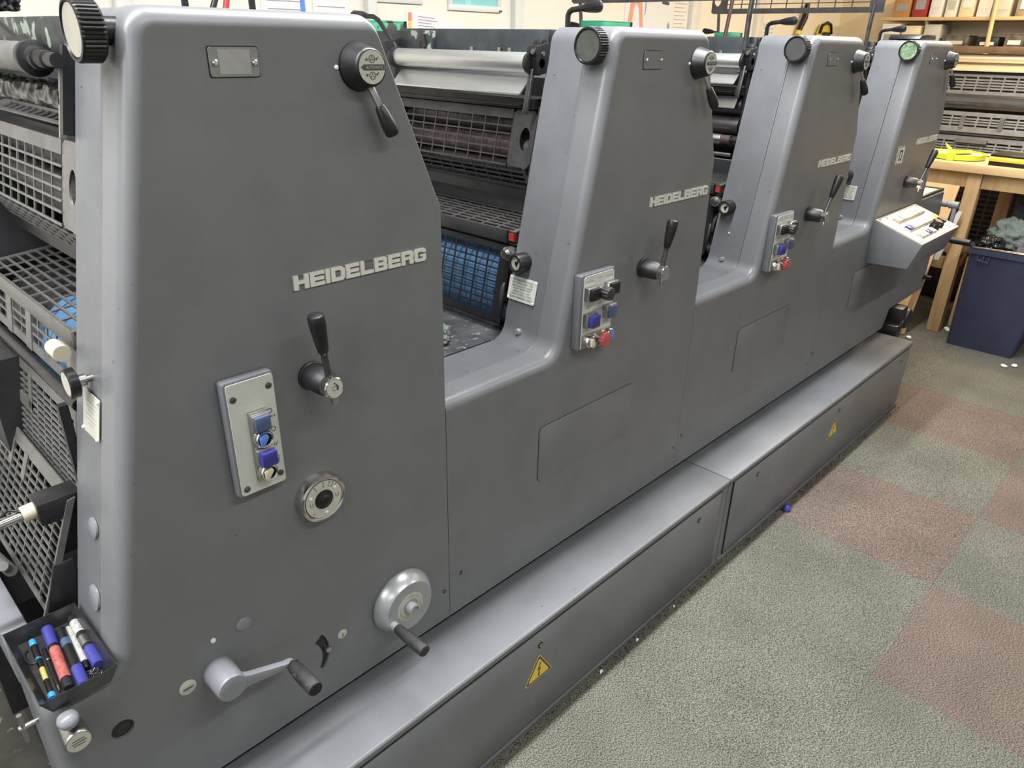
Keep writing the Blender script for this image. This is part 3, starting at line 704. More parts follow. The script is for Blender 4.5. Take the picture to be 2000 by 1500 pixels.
        b = MB(); b.box(xl(1.40) + .02, .40, YI - .008, YI + .006, 1.24, 1.52); b.build('frame_plate', BLACKM, u)
        b = MB(); b.box(.330, .345, YI + .02, .60, 1.505, 1.515); b.box(.332, .340, YI + .03, .11 + YI, 1.500, 1.535); b.build('duct_blade', STEEL, u)
        b = MB(); b.prism([(.345, 1.435), (.325, 1.400), (.330, 1.398), (.350, 1.433)], (0, YI + .02, 0), XA, ZA, (0, .46, 0)); b.build('drip_plate', STEEL, u)
        b = MB(); b.cyl((.318, YI + .012, 1.305), (.318, YI + .045, 1.305), .014); b.build('roller_socket', MAROON, u)
        roller(u, 'damping_roller', .318, 1.305, .016, STEEL, YI + .045, collar=False)
        b = MB(); b.tube([(.300, YI - .005, 1.262), (.300, .70, 1.262)], .006, 12); b.build('tie_rod', STEEL, u)
    # top handles
    if k: top_handle(u, .447, .200, 1.612)
    if k > 1: top_handle(u, .425, .90, 1.606, 1, 'far_top_handle', .8)

def make_unit(k):
    u = empty('printing_unit', (P * k, 0, 0), ULAB[k], 'printing unit', 'printing units of the offset press')
    pf = unit_profile(k)
    cover = slab(pf, 0, .0675, .022).build('front_cover', PAINT, u, 0, 34)
    pf2 = [(x, z, 1.0) for x, z, w in pf]
    pf3 = [(p[0], p[1], .3) for p in inset(pf2, .0018)]
    slab(pf3, .0700, .178, .004, 3).build('side_frame', FRAMEP, u, 0, 34)
    b = MB(); b.prism(inset(pf2, .006), (0, .066, 0), XA, ZA, (0, .006, 0)); b.build('seam_gasket', DARK, u)
    logo(u); round_knob(u, k); lens_lever(u, k); left_face_items(u, k); internals(u, k)
    # little window near the top
    x0 = .464 if k == 0 else .471; x1 = x0 + .069; z0, z1 = 1.530, 1.566
    b = MB(); b.prism(rrect(x0 - .0015, x1 + .0015, z0 - .0015, z1 + .0015, .004), (0, .001, 0), XA, ZA, (0, -.0016, 0)); wo = b.build('sight_plate', BLACKM, u)
    b = MB(); b.prism(rrect(x0, x1, z0, z1, .004), (0, 0, 0), XA, ZA, (0, -.0026, 0)); b.build('plate_glass', GLASSY if k == 0 else PAINT, wo)
    if k == 0:
        b = MB(); b.box(x0 + .0125, x1 - .0125, -.0032, -.0024, z0 + .003, z1 - .003); b.build('paper_slip', PLATEG, wo)
    for sx in (x0 + .007, x1 - .0065):
        b = MB(); screw(b, (sx, -.0024, (z0 + z1) / 2 - .001), MY, .0042, .004); so = b.build('screw', CHROME, wo)
    # mid lever
    mid_lever(u, (.562, .545, .540, .530)[k], 1.071, (-.020, .012, .042, .075)[k], k)
    if k == 0: control_panel_a(u)
    if k in (1, 2): control_panel_b(u, .275 if k == 1 else .258)
    # access covers low on the front
    if k in (1, 2, 3):
        dx = (0, -.001, -.012, -.02)[k]; x0, x1, z0, z1 = .176 + dx, .553 + dx, .598, .752
        b = MB(); b.prism(rrect(x0, x1, z0, z1, .014), (0, .001, 0), XA, ZA, (0, -.0014, 0)); g = b.build('cover_groove', BLACKM, u)
        b = MB(); b.prism(rrect(x0 + .0012, x1 - .0012, z0 + .0012, z1 - .0012, .013), (0, .001, 0), XA, ZA, (0, -.0034, 0)); b.build('access_cover', PAINT, u, .0008)
    holes = {0: [(.836, .444, .005)], 1: [(-.078, .469, .005), (.815, .440, .004)], 2: [(-.112, .470, .005), (.806, .440, .004)], 3: [(-.115, .470, .005)]}[k]
    for x, z, r in holes:
        b = MB(); b.lathe((x, .001, z), MY, [(0, r), (.0018, r), (.0018, r * .6), (-.001, r * .55)], 16); b.build('panel_screw', BLACKM, u)
    return u, cover
REDW = mat("button_pale_red", (.62, .40, .34), .4); GREENP = mat("button_pale_green", (.25, .40, .28), .4)
GLASSY = mat('plate_clear_grey', (.20, .205, .20), .25)
PLATEG = mat('slip_grey', (.30, .30, .285), .4, 0, .15, 30)
units = []
for k in range(4):
    u, cv = make_unit(k); units.append(u)
    if k == 0: cover0 = cv
u1, u4 = units[0], units[3]

# slot and round opening cut shallow into the near cover
def cutter(mb):
    me = bpy.data.meshes.new('cut'); me.from_pydata(mb.v, [], mb.f); me.update()
    bm = bmesh.new(); bm.from_mesh(me); bmesh.ops.recalc_face_normals(bm, faces=bm.faces); bm.to_mesh(me); bm.free()
    o = bpy.data.objects.new('cut', me); COL.objects.link(o); return o
arc = []; N_ = 14
for i in range(N_ + 1):
    t = i / N_; q = math.radians(38 - 76 * t); cx_, cz_ = .4665 + .062 * math.cos(q), .484 + .062 * math.sin(q)
    wv = .0105 * math.sqrt(max(0.02, 1 - t * .75)); arc.append((cx_, cz_, q, wv))
poly = [(x + w * math.cos(q), z + w * math.sin(q)) for x, z, q, w in arc] + [(x - w * math.cos(q), z - w * math.sin(q)) for x, z, q, w in reversed(arc)]
c1 = MB(); c1.prism(poly, (0, -.02, 0), XA, ZA, (0, .029, 0))
c2 = MB(); c2.lathe((.164, -.02, .575), YA, [(0, .0175), (.029, .0175)], 40)
c3 = MB(); c3.lathe((.463, -.02, .497), YA, [(0, .008), (.029, .008)], 24)
cuts = [cutter(c) for c in (c1, c2, c3)]
for c in cuts:
    md = cover0.modifiers.new('cut', 'BOOLEAN'); md.operation = 'DIFFERENCE'; md.object = c; md.solver = 'EXACT'
dg = bpy.context.evaluated_depsgraph_get(); nm = bpy.data.meshes.new_from_object(cover0.evaluated_get(dg))
cover0.modifiers.clear(); cover0.data = nm; nm.name = 'front_cover'
for c in cuts: bpy.data.objects.remove(c)
nm.polygons.foreach_set('use_smooth', [True] * len(nm.polygons)); nm.set_sharp_from_angle(angle=math.radians(34))
b = MB(); b.prism(poly, (0, .0055, 0), XA, ZA, (0, .0033, 0)); b.build('slot_shade_plug', DARK, u1)  # dark plug; the shade inside the slot is put into its colour
b = MB(); b.lathe((.164, .0055, .575), YA, [(0, .0174), (.0033, .0174)], 40); b.build('round_shade_plug', DARK, u1)  # dark disc painted as the inner shade of the round hole
b = MB(); b.cyl((.531, .006, .489), (.531, -.008, .489), .0058, None, 16); b.build('slot_pin', STEEL, u1)

# ---- near unit: dial, cranks, handwheel, stickers, oil valve
b = MB(); b.lathe((.550, .001, .840), MY, [(0, .0465), (.012, .0465), (.019, .0440), (.021, .0405), (.019, .0375)], 56); dl = b.build('dial_ring', CHROME, u1)
b = MB(); b.lathe((.550, 0, .840), MY, [(.010, .0385), (.0180, .0380), (.0180, .0365)], 48); b.build('dial_gap', BLACKP, dl)
b = MB(); b.lathe((.550, 0, .840), MY, [(.012, .0365), (.0188, .0362)], 48); b.build('dial_face', CREAM, dl)
b = MB(); b.lathe((.550, 0, .840), MY, [(.0188, .0185), (.020, .0180), (.0205, .0150), (.023, .0095), (.026, .0085), (.027, .006)], 32); b.build('dial_hub', BLACKP, dl)
for a in (150, 30, 270):
    q = math.radians(a + 5); b = MB(); b.lathe((.550 + .028 * math.cos(q), -.0186, .840 + .028 * math.sin(q)), MY, [(0, .0032), (.0015, .003), (.0022, .0015)], 12); b.build('rivet', WHITE, dl)
b = MB()
for i, a in enumerate((120, 88, 66, 52, 40)):
    q = math.radians(a); b.obox((.550 + .0325 * math.cos(q), -.0190, .840 + .0325 * math.sin(q)), V3((math.cos(q), 0, math.sin(q))) * .003, V3((-math.sin(q), 0, math.cos(q))) * .0006, YA * .0002)
    textmesh(b, '58642'[i], (.550 + .0265 * math.cos(q), -.0189, .840 + .0265 * math.sin(q)), XA, ZA, .0042)
for sx, ch in ((-.0255, 'U'), (.0265, 'U')): textmesh(b, ch, (.550 + sx, -.0189, .838), XA, ZA, .0075)
textmesh(b, '*', (.528, -.0189, .818), XA, ZA, .007); b.build('dial_print', PRINT, dl)

hub = V3((.323, 0, .584))
b = MB(); b.lathe(hub, MY, [(-.001, .0270), (.002, .0270), (.052, .0255), (.055, .0240), (.056, .0205)], 40); cr = b.build('crank_hub', LGREY, u1)
e = V3((.432, 0, .556)); d = (e - hub).normalized(); pn = V3((-d.z, 0, d.x))
b = MB(); b.prism([(.016, .017), (.030, .0125), (.100, .0062), (.112, .0075), (.120, .004), (.120, -.004), (.112, -.0075), (.100, -.0068), (.030, -.0105), (.016, -.018)], hub + V3((0, -.040, 0)), d, pn, (0, -.013, 0)); b.build('crank_arm', LGREY, cr, .0018)
b = MB(); b.lathe(e + V3((0, -.050, 0)), MY, [(0, .008), (.004, .0095), (.008, .0115), (.030, .0140), (.078, .0142), (.080, .0132), (.081, .0118)], 28); b.build('crank_grip', BLACKR, cr)
b = MB(); b.lathe(e + V3((0, -.1305, 0)), MY, [(0, .0128), (.0008, .0122)], 28); b.build('grip_end_cap', BLACKP, cr)

hw = V3((.714, 0, .500))
b = MB(); b.lathe(hw, MY, [(-.001, .0700), (.004, .0730), (.008, .0730), (.030, .0610), (.034, .0575), (.0345, .030)], 64); hwo = b.build('handwheel', SILVERP, u1)
b = MB(); b.lathe(hw, MY, [(.0343, .0330), (.0350, .0328), (.0350, .0195), (.0343, .0193)], 48, False); b.build('scale_ring', CREAM, hwo)
b = MB()
for a0, word in ((105, 'FORMAT'), (45, 'REGISTER'), (245, 'LATERAL'), (195, 'SHEET')):
    for i, ch in enumerate(word):
        q = math.radians(a0 - i * 9.5); textmesh(b, ch, hw + V3((.0265 * math.cos(q), -.0351, .0265 * math.sin(q))), V3((math.sin(q), 0, -math.cos(q))), V3((math.cos(q), 0, math.sin(q))), .0044)
b.build('scale_print', PRINTG, hwo)
b = MB(); b.lathe(hw, MY, [(.034, .0135), (.050, .0125), (.051, .0095), (.047, .0085)], 28); b.build('wheel_boss', SILVERP, hwo)
hp = hw + V3((-.046, 0, -.020))
b = MB(); b.lathe(hp, MY, [(.020, .0110), (.046, .0090), (.050, .0085)], 24); b.build('handle_post', SILVERP, hwo)
b = MB(); b.lathe(hp, MY, [(.046, .0085), (.054, .0105), (.085, .0128), (.133, .0130), (.136, .0120), (.137, .0105)], 28); b.build('wheel_grip', BLACKR, hwo)
for x, z, r, m, nm_ in ((.380, .652, .0135, LGREY, 'cover_cap'), (.325, .6515, .0045, WHITE, 'white_plug'), (.270, .585, .0145, CREAM, 'round_label'), (.568, .500, .0105, CREAM, 'round_label')):
    b = MB(); b.lathe((x, .001, z), MY, [(0, r), (.0022, r), (.0030, r * .9)], 28); so = b.build(nm_, m, u1)
    if nm_ == 'round_label':
        b = MB()
        if r > .012: b.box(x - .009, x + .009, -.0026, -.0020, z - .0008, z + .0008); b.box(x - .008, x + .007, -.0026, -.0020, z - .0030, z - .0022)
        else: textmesh(b, '1', (x, -.0022, z), XA, ZA, .010)
        b.build('lettering', PRINT, so)
# oil valve low on the left corner
vc = V3((.100, 0, .640))
b = MB(); b.lathe(vc, MY, [(-.002, .016), (.012, .0175), (.034, .0190), (.040, .0188), (.042, .0175)], 32); vo = b.build('oil_valve', STEEL, u1)
b = MB(); disc(b, vc + V3((0, -.0415, 0)), MY, .0165, 32); b.build('valve_face', CREAM, vo)
b = MB()
for i in (-1, 0, 1): b.box(vc.x - .010 + abs(i) * .002, vc.x + .010 - abs(i) * .002, -.0426, -.0421, vc.z + i * .0045 - .0006, vc.z + i * .0045 + .0006)
b.build('lettering', PRINT, vo)
b = MB(); b.cyl(vc + V3((0, -.020, .012)), vc + V3((-.002, -.030, .036)), .009, .0075, 18); b.build('valve_neck', BLACKM, vo)
b = MB(); b.lathe(vc + V3((-.002, -.028, .030)), V3((-.1, -.25, 1)), [(0, .009), (.003, .0135), (.009, .0150), (.014, .0135), (.018, .008), (.019, .003)], 24); b.build('valve_knob', LGREY, vo)
# chrome T handle on the left end
b = MB(); b.cyl((.080, .085, .602), (.046, .085, .602), .0042, None, 14); th = b.build('tommy_bar', CHROME, u1)
b = MB(); b.cyl((.052, .085, .628), (.052, .085, .574), .0040, None, 14); b.build('tommy_cross_bar', CHROME, th)

# ---- near unit: stacked guards on the feed side
def hguard(name, x_top, z_top, x_bot, z_bot, nu, nw, mu, mw, m, y0=.186, l=.62, hole=None):
    W = V3((x_top - x_bot, 0, z_top - z_bot)); wl = W.length
    b = MB(); b.grille((x_bot, y0, z_bot), YA, W, l, wl, mu, mw, nu, nw, .003, .0036)
    if hole:
        Wn = W.normalized()
        for a0, a1, b0, b1 in hole:
            O = V3((x_bot, y0, z_bot)) + V3((-.001, 0, 0))
            b.obox(O + YA * ((a0 + a1) / 2) + Wn * ((b0 + b1) / 2), YA * ((a1 - a0) / 2), Wn * ((b1 - b0) / 2), V3((.0022, 0, 0)))
    return b.build(name, m, u1)
hguard('slotted_guard', .281, 1.140, .268, 1.070, 10, 2, (.060, .02), (.016, .006), GUARDL, hole=[(.24, .27, 0, .07), (.36, .39, 0, .07)])
b = MB(); b.tube([(.262, .186, 1.052), (.262, .80, 1.052)], .0105, 14); b.build('guard_edge_roll', BLACKM, u1)
hguard('feed_guard', .258, 1.040, .224, .862, 14, 12, (.020, .02), (.010, .020), GUARDL, hole=[(.24, .26, .10, .165), (.24, .38, .095, .115), (.36, .38, .10, .165)])
b = MB(); b.box(.232, .246, .182, .196, .86, 1.06); b.box(.236, .250, .180, .188, .90, .99); b.build('guard_side_strip', BLACKM, u1)
hguard('feed_guard', .222, .905, .140, .700, 15, 11, (.016, .02), (.010, .026), GUARDL, .190, .62, hole=[(.22, .24, .15, .20), (.30, .32, .15, .20)])
b = MB(); b.obox((.176, .186, .80), V3((.006, 0, .001)), YA * .003, V3((.040, 0, .100))); b.build('guard_side_bar', GUARDL, u1)
b = MB(); b.box(.20, .40, .50, .70, .60, 1.04); b.box(.14, .20, .55, .7, .60, .80); b.build('feed_drum_housing', DARK, u1)
b = MB(); b.box(.168, .250, .186, .232, .868, .908); a_ = b.build('stop_arm', BLACKM, u1, .002)
b = MB(); b.cyl((.172, .209, .890), (.150, .209, .888), .0135, None, 20); b.build('rod_clamp', IVORY, a_)
b = MB(); b.cyl((.156, .209, .888), (-.02, .209, .874), .0085, None, 20); b.build('feed_rod', CHROME, a_)
b = MB(); b.tube([(.120, .200, .900), (.112, .196, .893), (.108, .200, .880), (.112, .214, .872), (.122, .222, .888), (.136, .214, .902), (.150, .205, .896)], .0022, 8); b.build('rod_wire', BLACKP, a_)
b = MB(); b.prism([(.135, .700), (.165, .795), (.195, .795), (.20, .700)], (0, .180, 0), XA, ZA, (0, .006, 0)); b.build('gusset_plate', BLACKM, u1, .002)
b = MB(); b.tube([(.122, .30, .740), (.118, .60, .640)], .010, 14); b.tube([(.110, .26, .78), (.128, .36, .70)], .008, 12); b.build('ribbed_hose', GUARDL, u1)
b = MB(); b.box(.073, .112, .182, .75, .60, .689); b.build('feed_side_rail', LGREY, u1, .004)
b = MB(); b.box(.06, .40, .40, .70, .36, .60); b.build('feeder_base', DARK, u1)
# ---- near unit: inked rollers and duct at the top left
pts_ = []; rr_ = []
for i in range(26):
    pts_.append((.350, .200 + i * .0195, 1.497)); rr_.append(.0175 + .0028 * math.sin(i * 1.9) + .0016 * math.sin(i * 4.1))
vs = []; nr, na = 110, 40
for i in range(nr):
    y = .196 + i * .0045
    for j in range(na):
        q = 2 * math.pi * j / na; r = .0175 + .0050 * noise.noise(V3((y * 38, math.cos(q) * 1.1, math.sin(q) * 1.1))) + .0022 * noise.noise(V3((y * 90, math.cos(q) * 2 + 5, math.sin(q) * 2)))
        vs.append((.350 + r * math.cos(q), y, 1.497 + r * math.sin(q)))
b = MB(); b.add(vs, [(i * na + j, i * na + (j + 1) % na, (i + 1) * na + (j + 1) % na, (i + 1) * na + j) for i in range(nr - 1) for j in range(na)] + [tuple(range(na)), tuple((nr - 1) * na + j for j in range(na))])
b.build('inked_roller', INKY, u1, 0, 80)
b = MB(); b.box(.372, .384, .21, .70, 1.530, 1.600); b.build('ink_duct_panel', TEAL, u1, .002)
b = MB(); b.lathe((.338, .182, 1.545), YA, [(0, .0085), (.030, .0085), (.030, .012), (.062, .012), (.062, .0155), (.085, .0155), (.085, .0245), (.104, .0245)], 24); b.build('duct_keyway', BLACKM, u1, .001)
b = MB(); b.tube([(.345, .62, 1.640), (.350, .375, 1.565)], .0048, 10); b.obox((.352, .385, 1.560), V3((.010, 0, .003)), V3((0, .014, -.004)), V3((-.002, .003, .010))); b.build('duct_lever', BLACKM, u1)
b = MB(); b.grille((.352, .186, 1.455), YA, V3((.04, 0, .012)), .50, .034, (.01, .06), (.006, .008), 11, 0, .003, .003); b.build('ledge_guard', GUARDL, u1)
b = MB(); b.obox(LF(.185, 1.505, .004), UF * .058, YA * .0055, NF * .009); b.build('edge_plate', BLACKM, u1)
b = MB(); b.obox(LF(.1945, 1.497, .009), UF * .055, YA * .003, NF * .004); b.build('edge_strip', STEEL, u1)

# ---- far unit: control console, delivery top, crank, motor
cx0, cx1 = .255, .738
b = MB(); b.prism([(.002, .952), (-.198, .883), (-.164, .780), (.002, .774)], (cx0, 0, 0), YA, ZA, (cx1 - cx0, 0, 0)); co = b.build('console', PAINT, u4, .002)
b = MB(); tp = V3((0, -.200, -.069)); tl = tp.length; tn = tp.normalized(); NN = V3((0, -.069, .200)).normalized()
O = V3((cx0, 0, .952)); b.prism([(.004, .004), (cx1 - cx0 - .004, .004), (cx1 - cx0 - .004, tl - .004), (.004, tl - .004)], O + NN * .0005, XA, tn, NN * .0025); fp = b.build('console_face', CONSOLE, co)
def cbtn(a, c, w, h, ht, m, name='console_button', bez=True):
    if bez:
        b = MB(); b.obox(O + XA * a + tn * c + NN * (.003 + ht * .3), XA * (w * .60), tn * (h * .58), NN * (ht * .3)); b.build('bezel', STEEL, co, .001)
    b = MB(); b.obox(O + XA * a + tn * c + NN * (.003 + ht * .55), XA * (w / 2), tn * (h / 2), NN * (ht * .5)); b.build(name, m, co, .0012)
for i in range(7): cbtn(.115 + i * .046, .055, .034, .028, .014, (IVORY, PRINTG, CONSOLE, CONSOLE, IVORY, PANELW, IVORY)[i])
for i in range(8): cbtn(.085 + i * .046, .115, .034, .028, .014, (DKBLUE, REDW, PANELW, PANELW, CONSOLE, CONSOLE, PANELW, AMBER)[i])
for i in range(4): cbtn(.085 + i * .045, .170, .032, .026, .010, (GREENP, REDW, DKBLUE, PANELW)[i])
for a in (.275, .330):
    b = MB(); p = O + XA * a + tn * .160 + NN * .003; b.lathe(p, NN, [(0, .020), (.016, .019), (.020, .016), (.032, .020), (.036, .018)], 28); b.build('console_knob', BLACKP, co)
for a, c in ((.02, .015), (.46, .015), (.02, .195), (.46, .195), (.09, .02), (.40, .19)):
    b = MB(); screw(b, O + XA * a + tn * c + NN * .003, NN, .005, .002); b.build('screw', DKSTEEL, co)
for c, t in ((.008, .0012), (tl - .008, .0012)):
    b = MB(); b.obox(O + XA * ((cx1 - cx0) / 2) + tn * c + NN * .0032, XA * ((cx1 - cx0) / 2 - .01), tn * t, NN * .0003); b.build('border_line', PRINT, co)
b = MB(); b.box(.850, 1.160, .020, .62, .958, .966); de = b.build('delivery_top', CONSOLE, u4, .002)
b = MB(); b.box(.842, 1.172, .004, .016, .960, .972); b.box(1.156, 1.170, .016, .62, .960, .972); b.build('delivery_rim', BLACKM, de, .002)
for x, y in ((.93, .12), (1.06, .10)):
    b = MB(); screw(b, (x, y, .966), ZA, .006, .003); b.build('screw', BLACKM, de)
b = MB(); b.box(.86, 1.20, .19, .90, .46, .955); b.build('delivery_body', PAINT, u4)
ch = V3((1.222, 0, .890))
b = MB(); b.lathe(ch, MY, [(-.02, .015), (.014, .015), (.016, .012), (.022, .012), (.024, .018), (.064, .018), (.066, .016)], 28); cro = b.build('crank_hub', LGREY, u4)
b = MB(); b.prism([(-.013, .0), (.013, .0), (.010, -.175), (-.010, -.175)], ch + V3((0, -.044, 0)), XA, ZA, (0, -.016, 0)); b.build('crank_arm', LGREY, cro, .003)
b = MB(); b.lathe(ch + V3((0, -.060, -.168)), MY, [(0, .012), (.012, .013), (.014, .016), (.098, .016), (.100, .014)], 24); b.build('crank_grip', BLACKP, cro)
for x, z in ((1.00, .83), (1.11, .82)):
    b = MB(); b.lathe((x, .001, z), MY, [(0, .016), (.006, .014), (.010, .008)], 16); b.build('eye_bolt', STEEL, u4)
b = MB(); b.lathe((1.205, .001, .520), MY, [(0, .013), (.010, .013), (.012, .010), (.035, .010), (.038, .007)], 16); b.build('stop_pin', BLACKP, u4)
b = MB(); b.box(.345, .4235, -.0026, .001, 1.158, 1.2275); em = b.build('emblem_plate', PLATEW, u4)
b = MB()
for q in (.003, .0735): b.box(.345 + q, .347 + q, -.0033, -.0026, 1.160, 1.2255)
for q in (.002, .0665): b.box(.345, .4235, -.0033, -.0026, 1.158 + q, 1.160 + q)
b.box(.365, .372, -.0033, -.0026, 1.172, 1.212); b.box(.365, .398, -.0033, -.0026, 1.206, 1.213); b.box(.391, .398, -.0033, -.0026, 1.180, 1.213); b.box(.378, .398, -.0033, -.0026, 1.172, 1.180)
b.build('emblem_print', PRINT, em)
# drive motor below the delivery
b = MB(); b.box(.815, .900, -.045, .055, .335, .445); b.build('motor_block', BLACKM, u4, .006)
b = MB(); b.lathe((.93, -.04, .370), V3((0, -1, 0)), [(-.06, .052), (.0, .052), (.012, .046), (.016, .030)], 28); b.build('motor_fan_cap', BLACKM, u4)
b = MB(); b.box(.76, .83, -.055, .06, .300, .372); b.box(.80, .90, .02, .10, .02, .40); b.build('motor_mount', BLACKM, u4, .004)
b = MB(); b.tube([(.77, -.056, .372), (.79, -.062, .395), (.82, -.058, .392), (.835, -.052, .360)], .004, 8); b.build('motor_cable', DKSTEEL, u4)
for k in range(4):
    b = MB(); b.box(.10 if k == 0 else -.11, .80 if k < 3 else .70, .10, .80, .02, ZB + .02); b.build('plinth', DARK, units[k])

YELLOWG = mat('pen_yellow_print', (.45, .40, .12), .5); REDL = mat('pen_red_label', (.36, .05, .045), .4, 0, 0, 130, col2=(.40, .17, .15)); PENW = mat('pen_white', (.42, .42, .40), .5, 0, .3, 200)
TEALP = mat('teal_pale', (.34, .70, .68), .45); GREENS = mat('green_marked', (.03, .28, .15), .5, 0, 0, 30, speck=(.02, .02, .02), spscale=18, spth=.55)
BROWNM = mat('brown_metal', (.16, .10, .06), .4, .3, .2, 10); WARMALU = mat('warm_aluminium', (.75, .62, .45), .35, .6)
RUBBERG = mat('grey_rubber', (.10, .09, .085), .5, 0, .25, 5); WOODS = mat('shelf_wood', (.60, .44, .24), .6, 0, .12, 4)
WOODR = mat('orange_wood', (.48, .24, .09), .55, 0, .15, 4); CARTG = mat('carton_grey_brown', (.30, .25, .20), .7, 0, .3, 20); DKCART = mat('dark_crate', (.10, .085, .075), .6, 0, .6, 25)

# ------------------------------------------------------------------ step boxes in front of the units
def step_box(x0, x1, label, sign_x, locks, mid):
    t = empty('step_box', (x0, 0, 0), label, 'base cabinet', 'long base cabinets under the press')
    L = x1 - x0; yf, yb, z0, z1 = -.148, .085, .016, .336
    b = MB(); b.box(0, L, yf + .004, yb, z0, z1 - .016); b.build('carcass', BOXP, t)
    b = MB(); b.prism([(yf - .001, z1 - .017), (yf - .001, z1 - .004), (yf + .003, z1), (yb, z1), (yb, z1 - .017)], (0, 0, 0), YA, ZA, (L, 0, 0)); b.build('lid', BOXP, t, .0015)
    b = MB(); b.box(.0, L, yf + .001, yf + .006, z1 - .021, z1 - .017); b.build('lid_gap', BLACKM, t)
    b = MB(); b.box(.030, L - .040, yf + .0005, yf + .006, z0 + .008, z1 - .0215); b.build('door_gap', BLACKM, t)
    b = MB(); b.box(.033, L - .043, yf - .0005, yf + .006, z0 + .011, z1 - .0245); dr = b.build('door', BOXP, t, .0012)
    b = MB(); b.box(0, L, yf - .002, yf + .01, z0 - .008, z0 + .004); b.build('bottom_rail', BOXP, t, .001)
    for lx in locks:
        b = MB(); b.lathe((lx - x0, yf, .268), MY, [(0, .0085), (.0022, .0085), (.0022, .0068), (.0012, .0064)], 20); lo = b.build('lock', BLACKM, dr)
        b = MB(); b.obox((lx - x0, yf - .0018, .268), V3((.0035, 0, .0035)), V3((-.0035, 0, .0035)), YA * .001); b.build('lock_key_square', STEEL, lo)
    O = V3((sign_x - x0, yf - .0005, .160)); w = .051; h = .080
    def tri(s, dz=0):
        c = (0, h / 3); pts = [(-w, 0), (w, 0), (0, h)]; out = []
        for i in range(3):
            p = V3(pts[i]); a = V3(pts[i - 1]); q = V3(pts[(i + 1) % 3])
            for d in ((a - p).normalized(), (q - p).normalized()): out.append(p + d * .006)
        return [(c[0] + (p.x - c[0]) * s, c[1] + (p.y - c[1]) * s) for p in out]
    b = MB(); b.prism(tri(1.0), O, XA, ZA, (0, -.0006, 0)); sg = b.build('warning_sign', YELLOW, dr)
    b = MB(); b.prism(tri(.93), O + V3((0, -.0006, 0)), XA, ZA, (0, -.0003, 0)); b.build('sign_border', PRINT, sg)
    b = MB(); b.prism(tri(.76), O + V3((0, -.0009, 0)), XA, ZA, (0, -.0003, 0)); b.build('sign_field', YELLOW, sg)
    b = MB(); bolt = [(.004, .052), (-.005, .030), (.002, .032), (-.001, .018), (-.004, .020), (.002, .008), (.005, .021), (.0025, .0195), (.008, .037), (.001, .0345), (.009, .052)]
    b.prism(bolt, O + V3((-.002, -.0012, 0)), XA, ZA, (0, -.0003, 0)); b.build('sign_bolt', PRINT, sg)
    return t
step_box(.06, 1.899, 'grey base cabinet with warning triangle nearest the camera', 1.005, (1.007, 1.728), 0)
step_box(1.903, 3.617, 'farther grey base cabinet with warning triangle, under the third and fourth units', 2.765, (2.103, 2.787, 3.50), 0)
b = MB(); b.lathe((2.372, -.172, 0), ZA, [(0, .012), (.006, .016), (.020, .013), (.026, .006)], 16)
tag(recenter(b.build('levelling_foot', PENBLUE, None)), 'small dark blue rounded plug lying on carpet beside the base cabinet', 'plug')
for i, (x, y, s) in enumerate(((1.42, -.165, .008), (1.25, -.165, .009), (1.62, -.162, .006))):
    b = MB(); b.prism([(0, 0), (s * 1.6, s * .3), (s * 1.1, s), (s * .2, s * .7)], (x, y, .001), XA, V3((0, .8, .6)), (0, -.001, .001))
    tag(b.build('paper_scrap', PAPERW, None), ['torn white paper scrap under the base cabinet edge, middle of three', 'torn white paper scrap under the base cabinet edge, nearest the camera', 'torn white paper scrap under the base cabinet edge, farthest of three'][i], 'scrap', 'paper scraps along the base cabinet')

mb = MB()
rs = random.Random(9)
for i in range(900):
    x = rs.uniform(.1, 3.6); y = -.150 - abs(rs.gauss(0, .012)); s_ = rs.uniform(.0010, .0034); a = rs.uniform(0, 3.14)
    c, sn = math.cos(a) * s_, math.sin(a) * s_
    mb.add([(x + c, y + sn, .0008), (x - sn * .7, y + c * .7, .0008), (x - c, y - sn, .0008), (x, y, .0008 + s_)], [(0, 1, 3), (1, 2, 3), (2, 0, 3), (0, 2, 1)])
du = mb.build('floor_dust', mat('dust', (.03, .028, .024), .95), None); du['kind'] = 'stuff'; tag(du, 'line of dark lint and dust along the base cabinets', 'dust')

# ------------------------------------------------------------------ pen tray and pens
tr = empty('pen_tray', (.1245, .074, .6905), 'small open tin tray of pens on the ledge of the nearest unit', 'tray')
b = MB(); hx, hy, ht, t_ = .0525, .095, .029, .0012
bx_, by_ = hx - .0135, hy - .006
def wall(p0, p1, p2, p3, n):
    n = V3(n) * t_; ps = [V3(p) for p in (p0, p1, p2, p3)]
    b.add([*ps, *[p + n for p in ps]], [(0, 1, 2, 3), (7, 6, 5, 4), (0, 4, 5, 1), (1, 5, 6, 2), (2, 6, 7, 3), (3, 7, 4, 0)])
b.box(-bx_, bx_, -by_, by_, 0.0005, .0018); b.build('tray_floor', DKSTEEL, tr)
for nm_, pp, n in (('front_wall', [(-bx_, -by_, 0), (bx_, -by_, 0), (hx, -hy, ht), (-hx, -hy, ht)], (0, 1, 0)), ('back_wall', [(-bx_, by_, 0), (bx_, by_, 0), (hx, hy, ht), (-hx, hy, ht)], (0, -1, 0)),
                   ('side_wall', [(-bx_, -by_, 0), (-bx_, by_, 0), (-hx, hy, ht), (-hx, -hy, ht)], (1, 0, 0)), ('side_wall', [(bx_, -by_, 0), (bx_, by_, 0), (hx, hy, ht), (hx, -hy, ht)], (-1, 0, 0))):
    b = MB(); wall(*pp, n); b.build(nm_, DKSTEEL, tr)
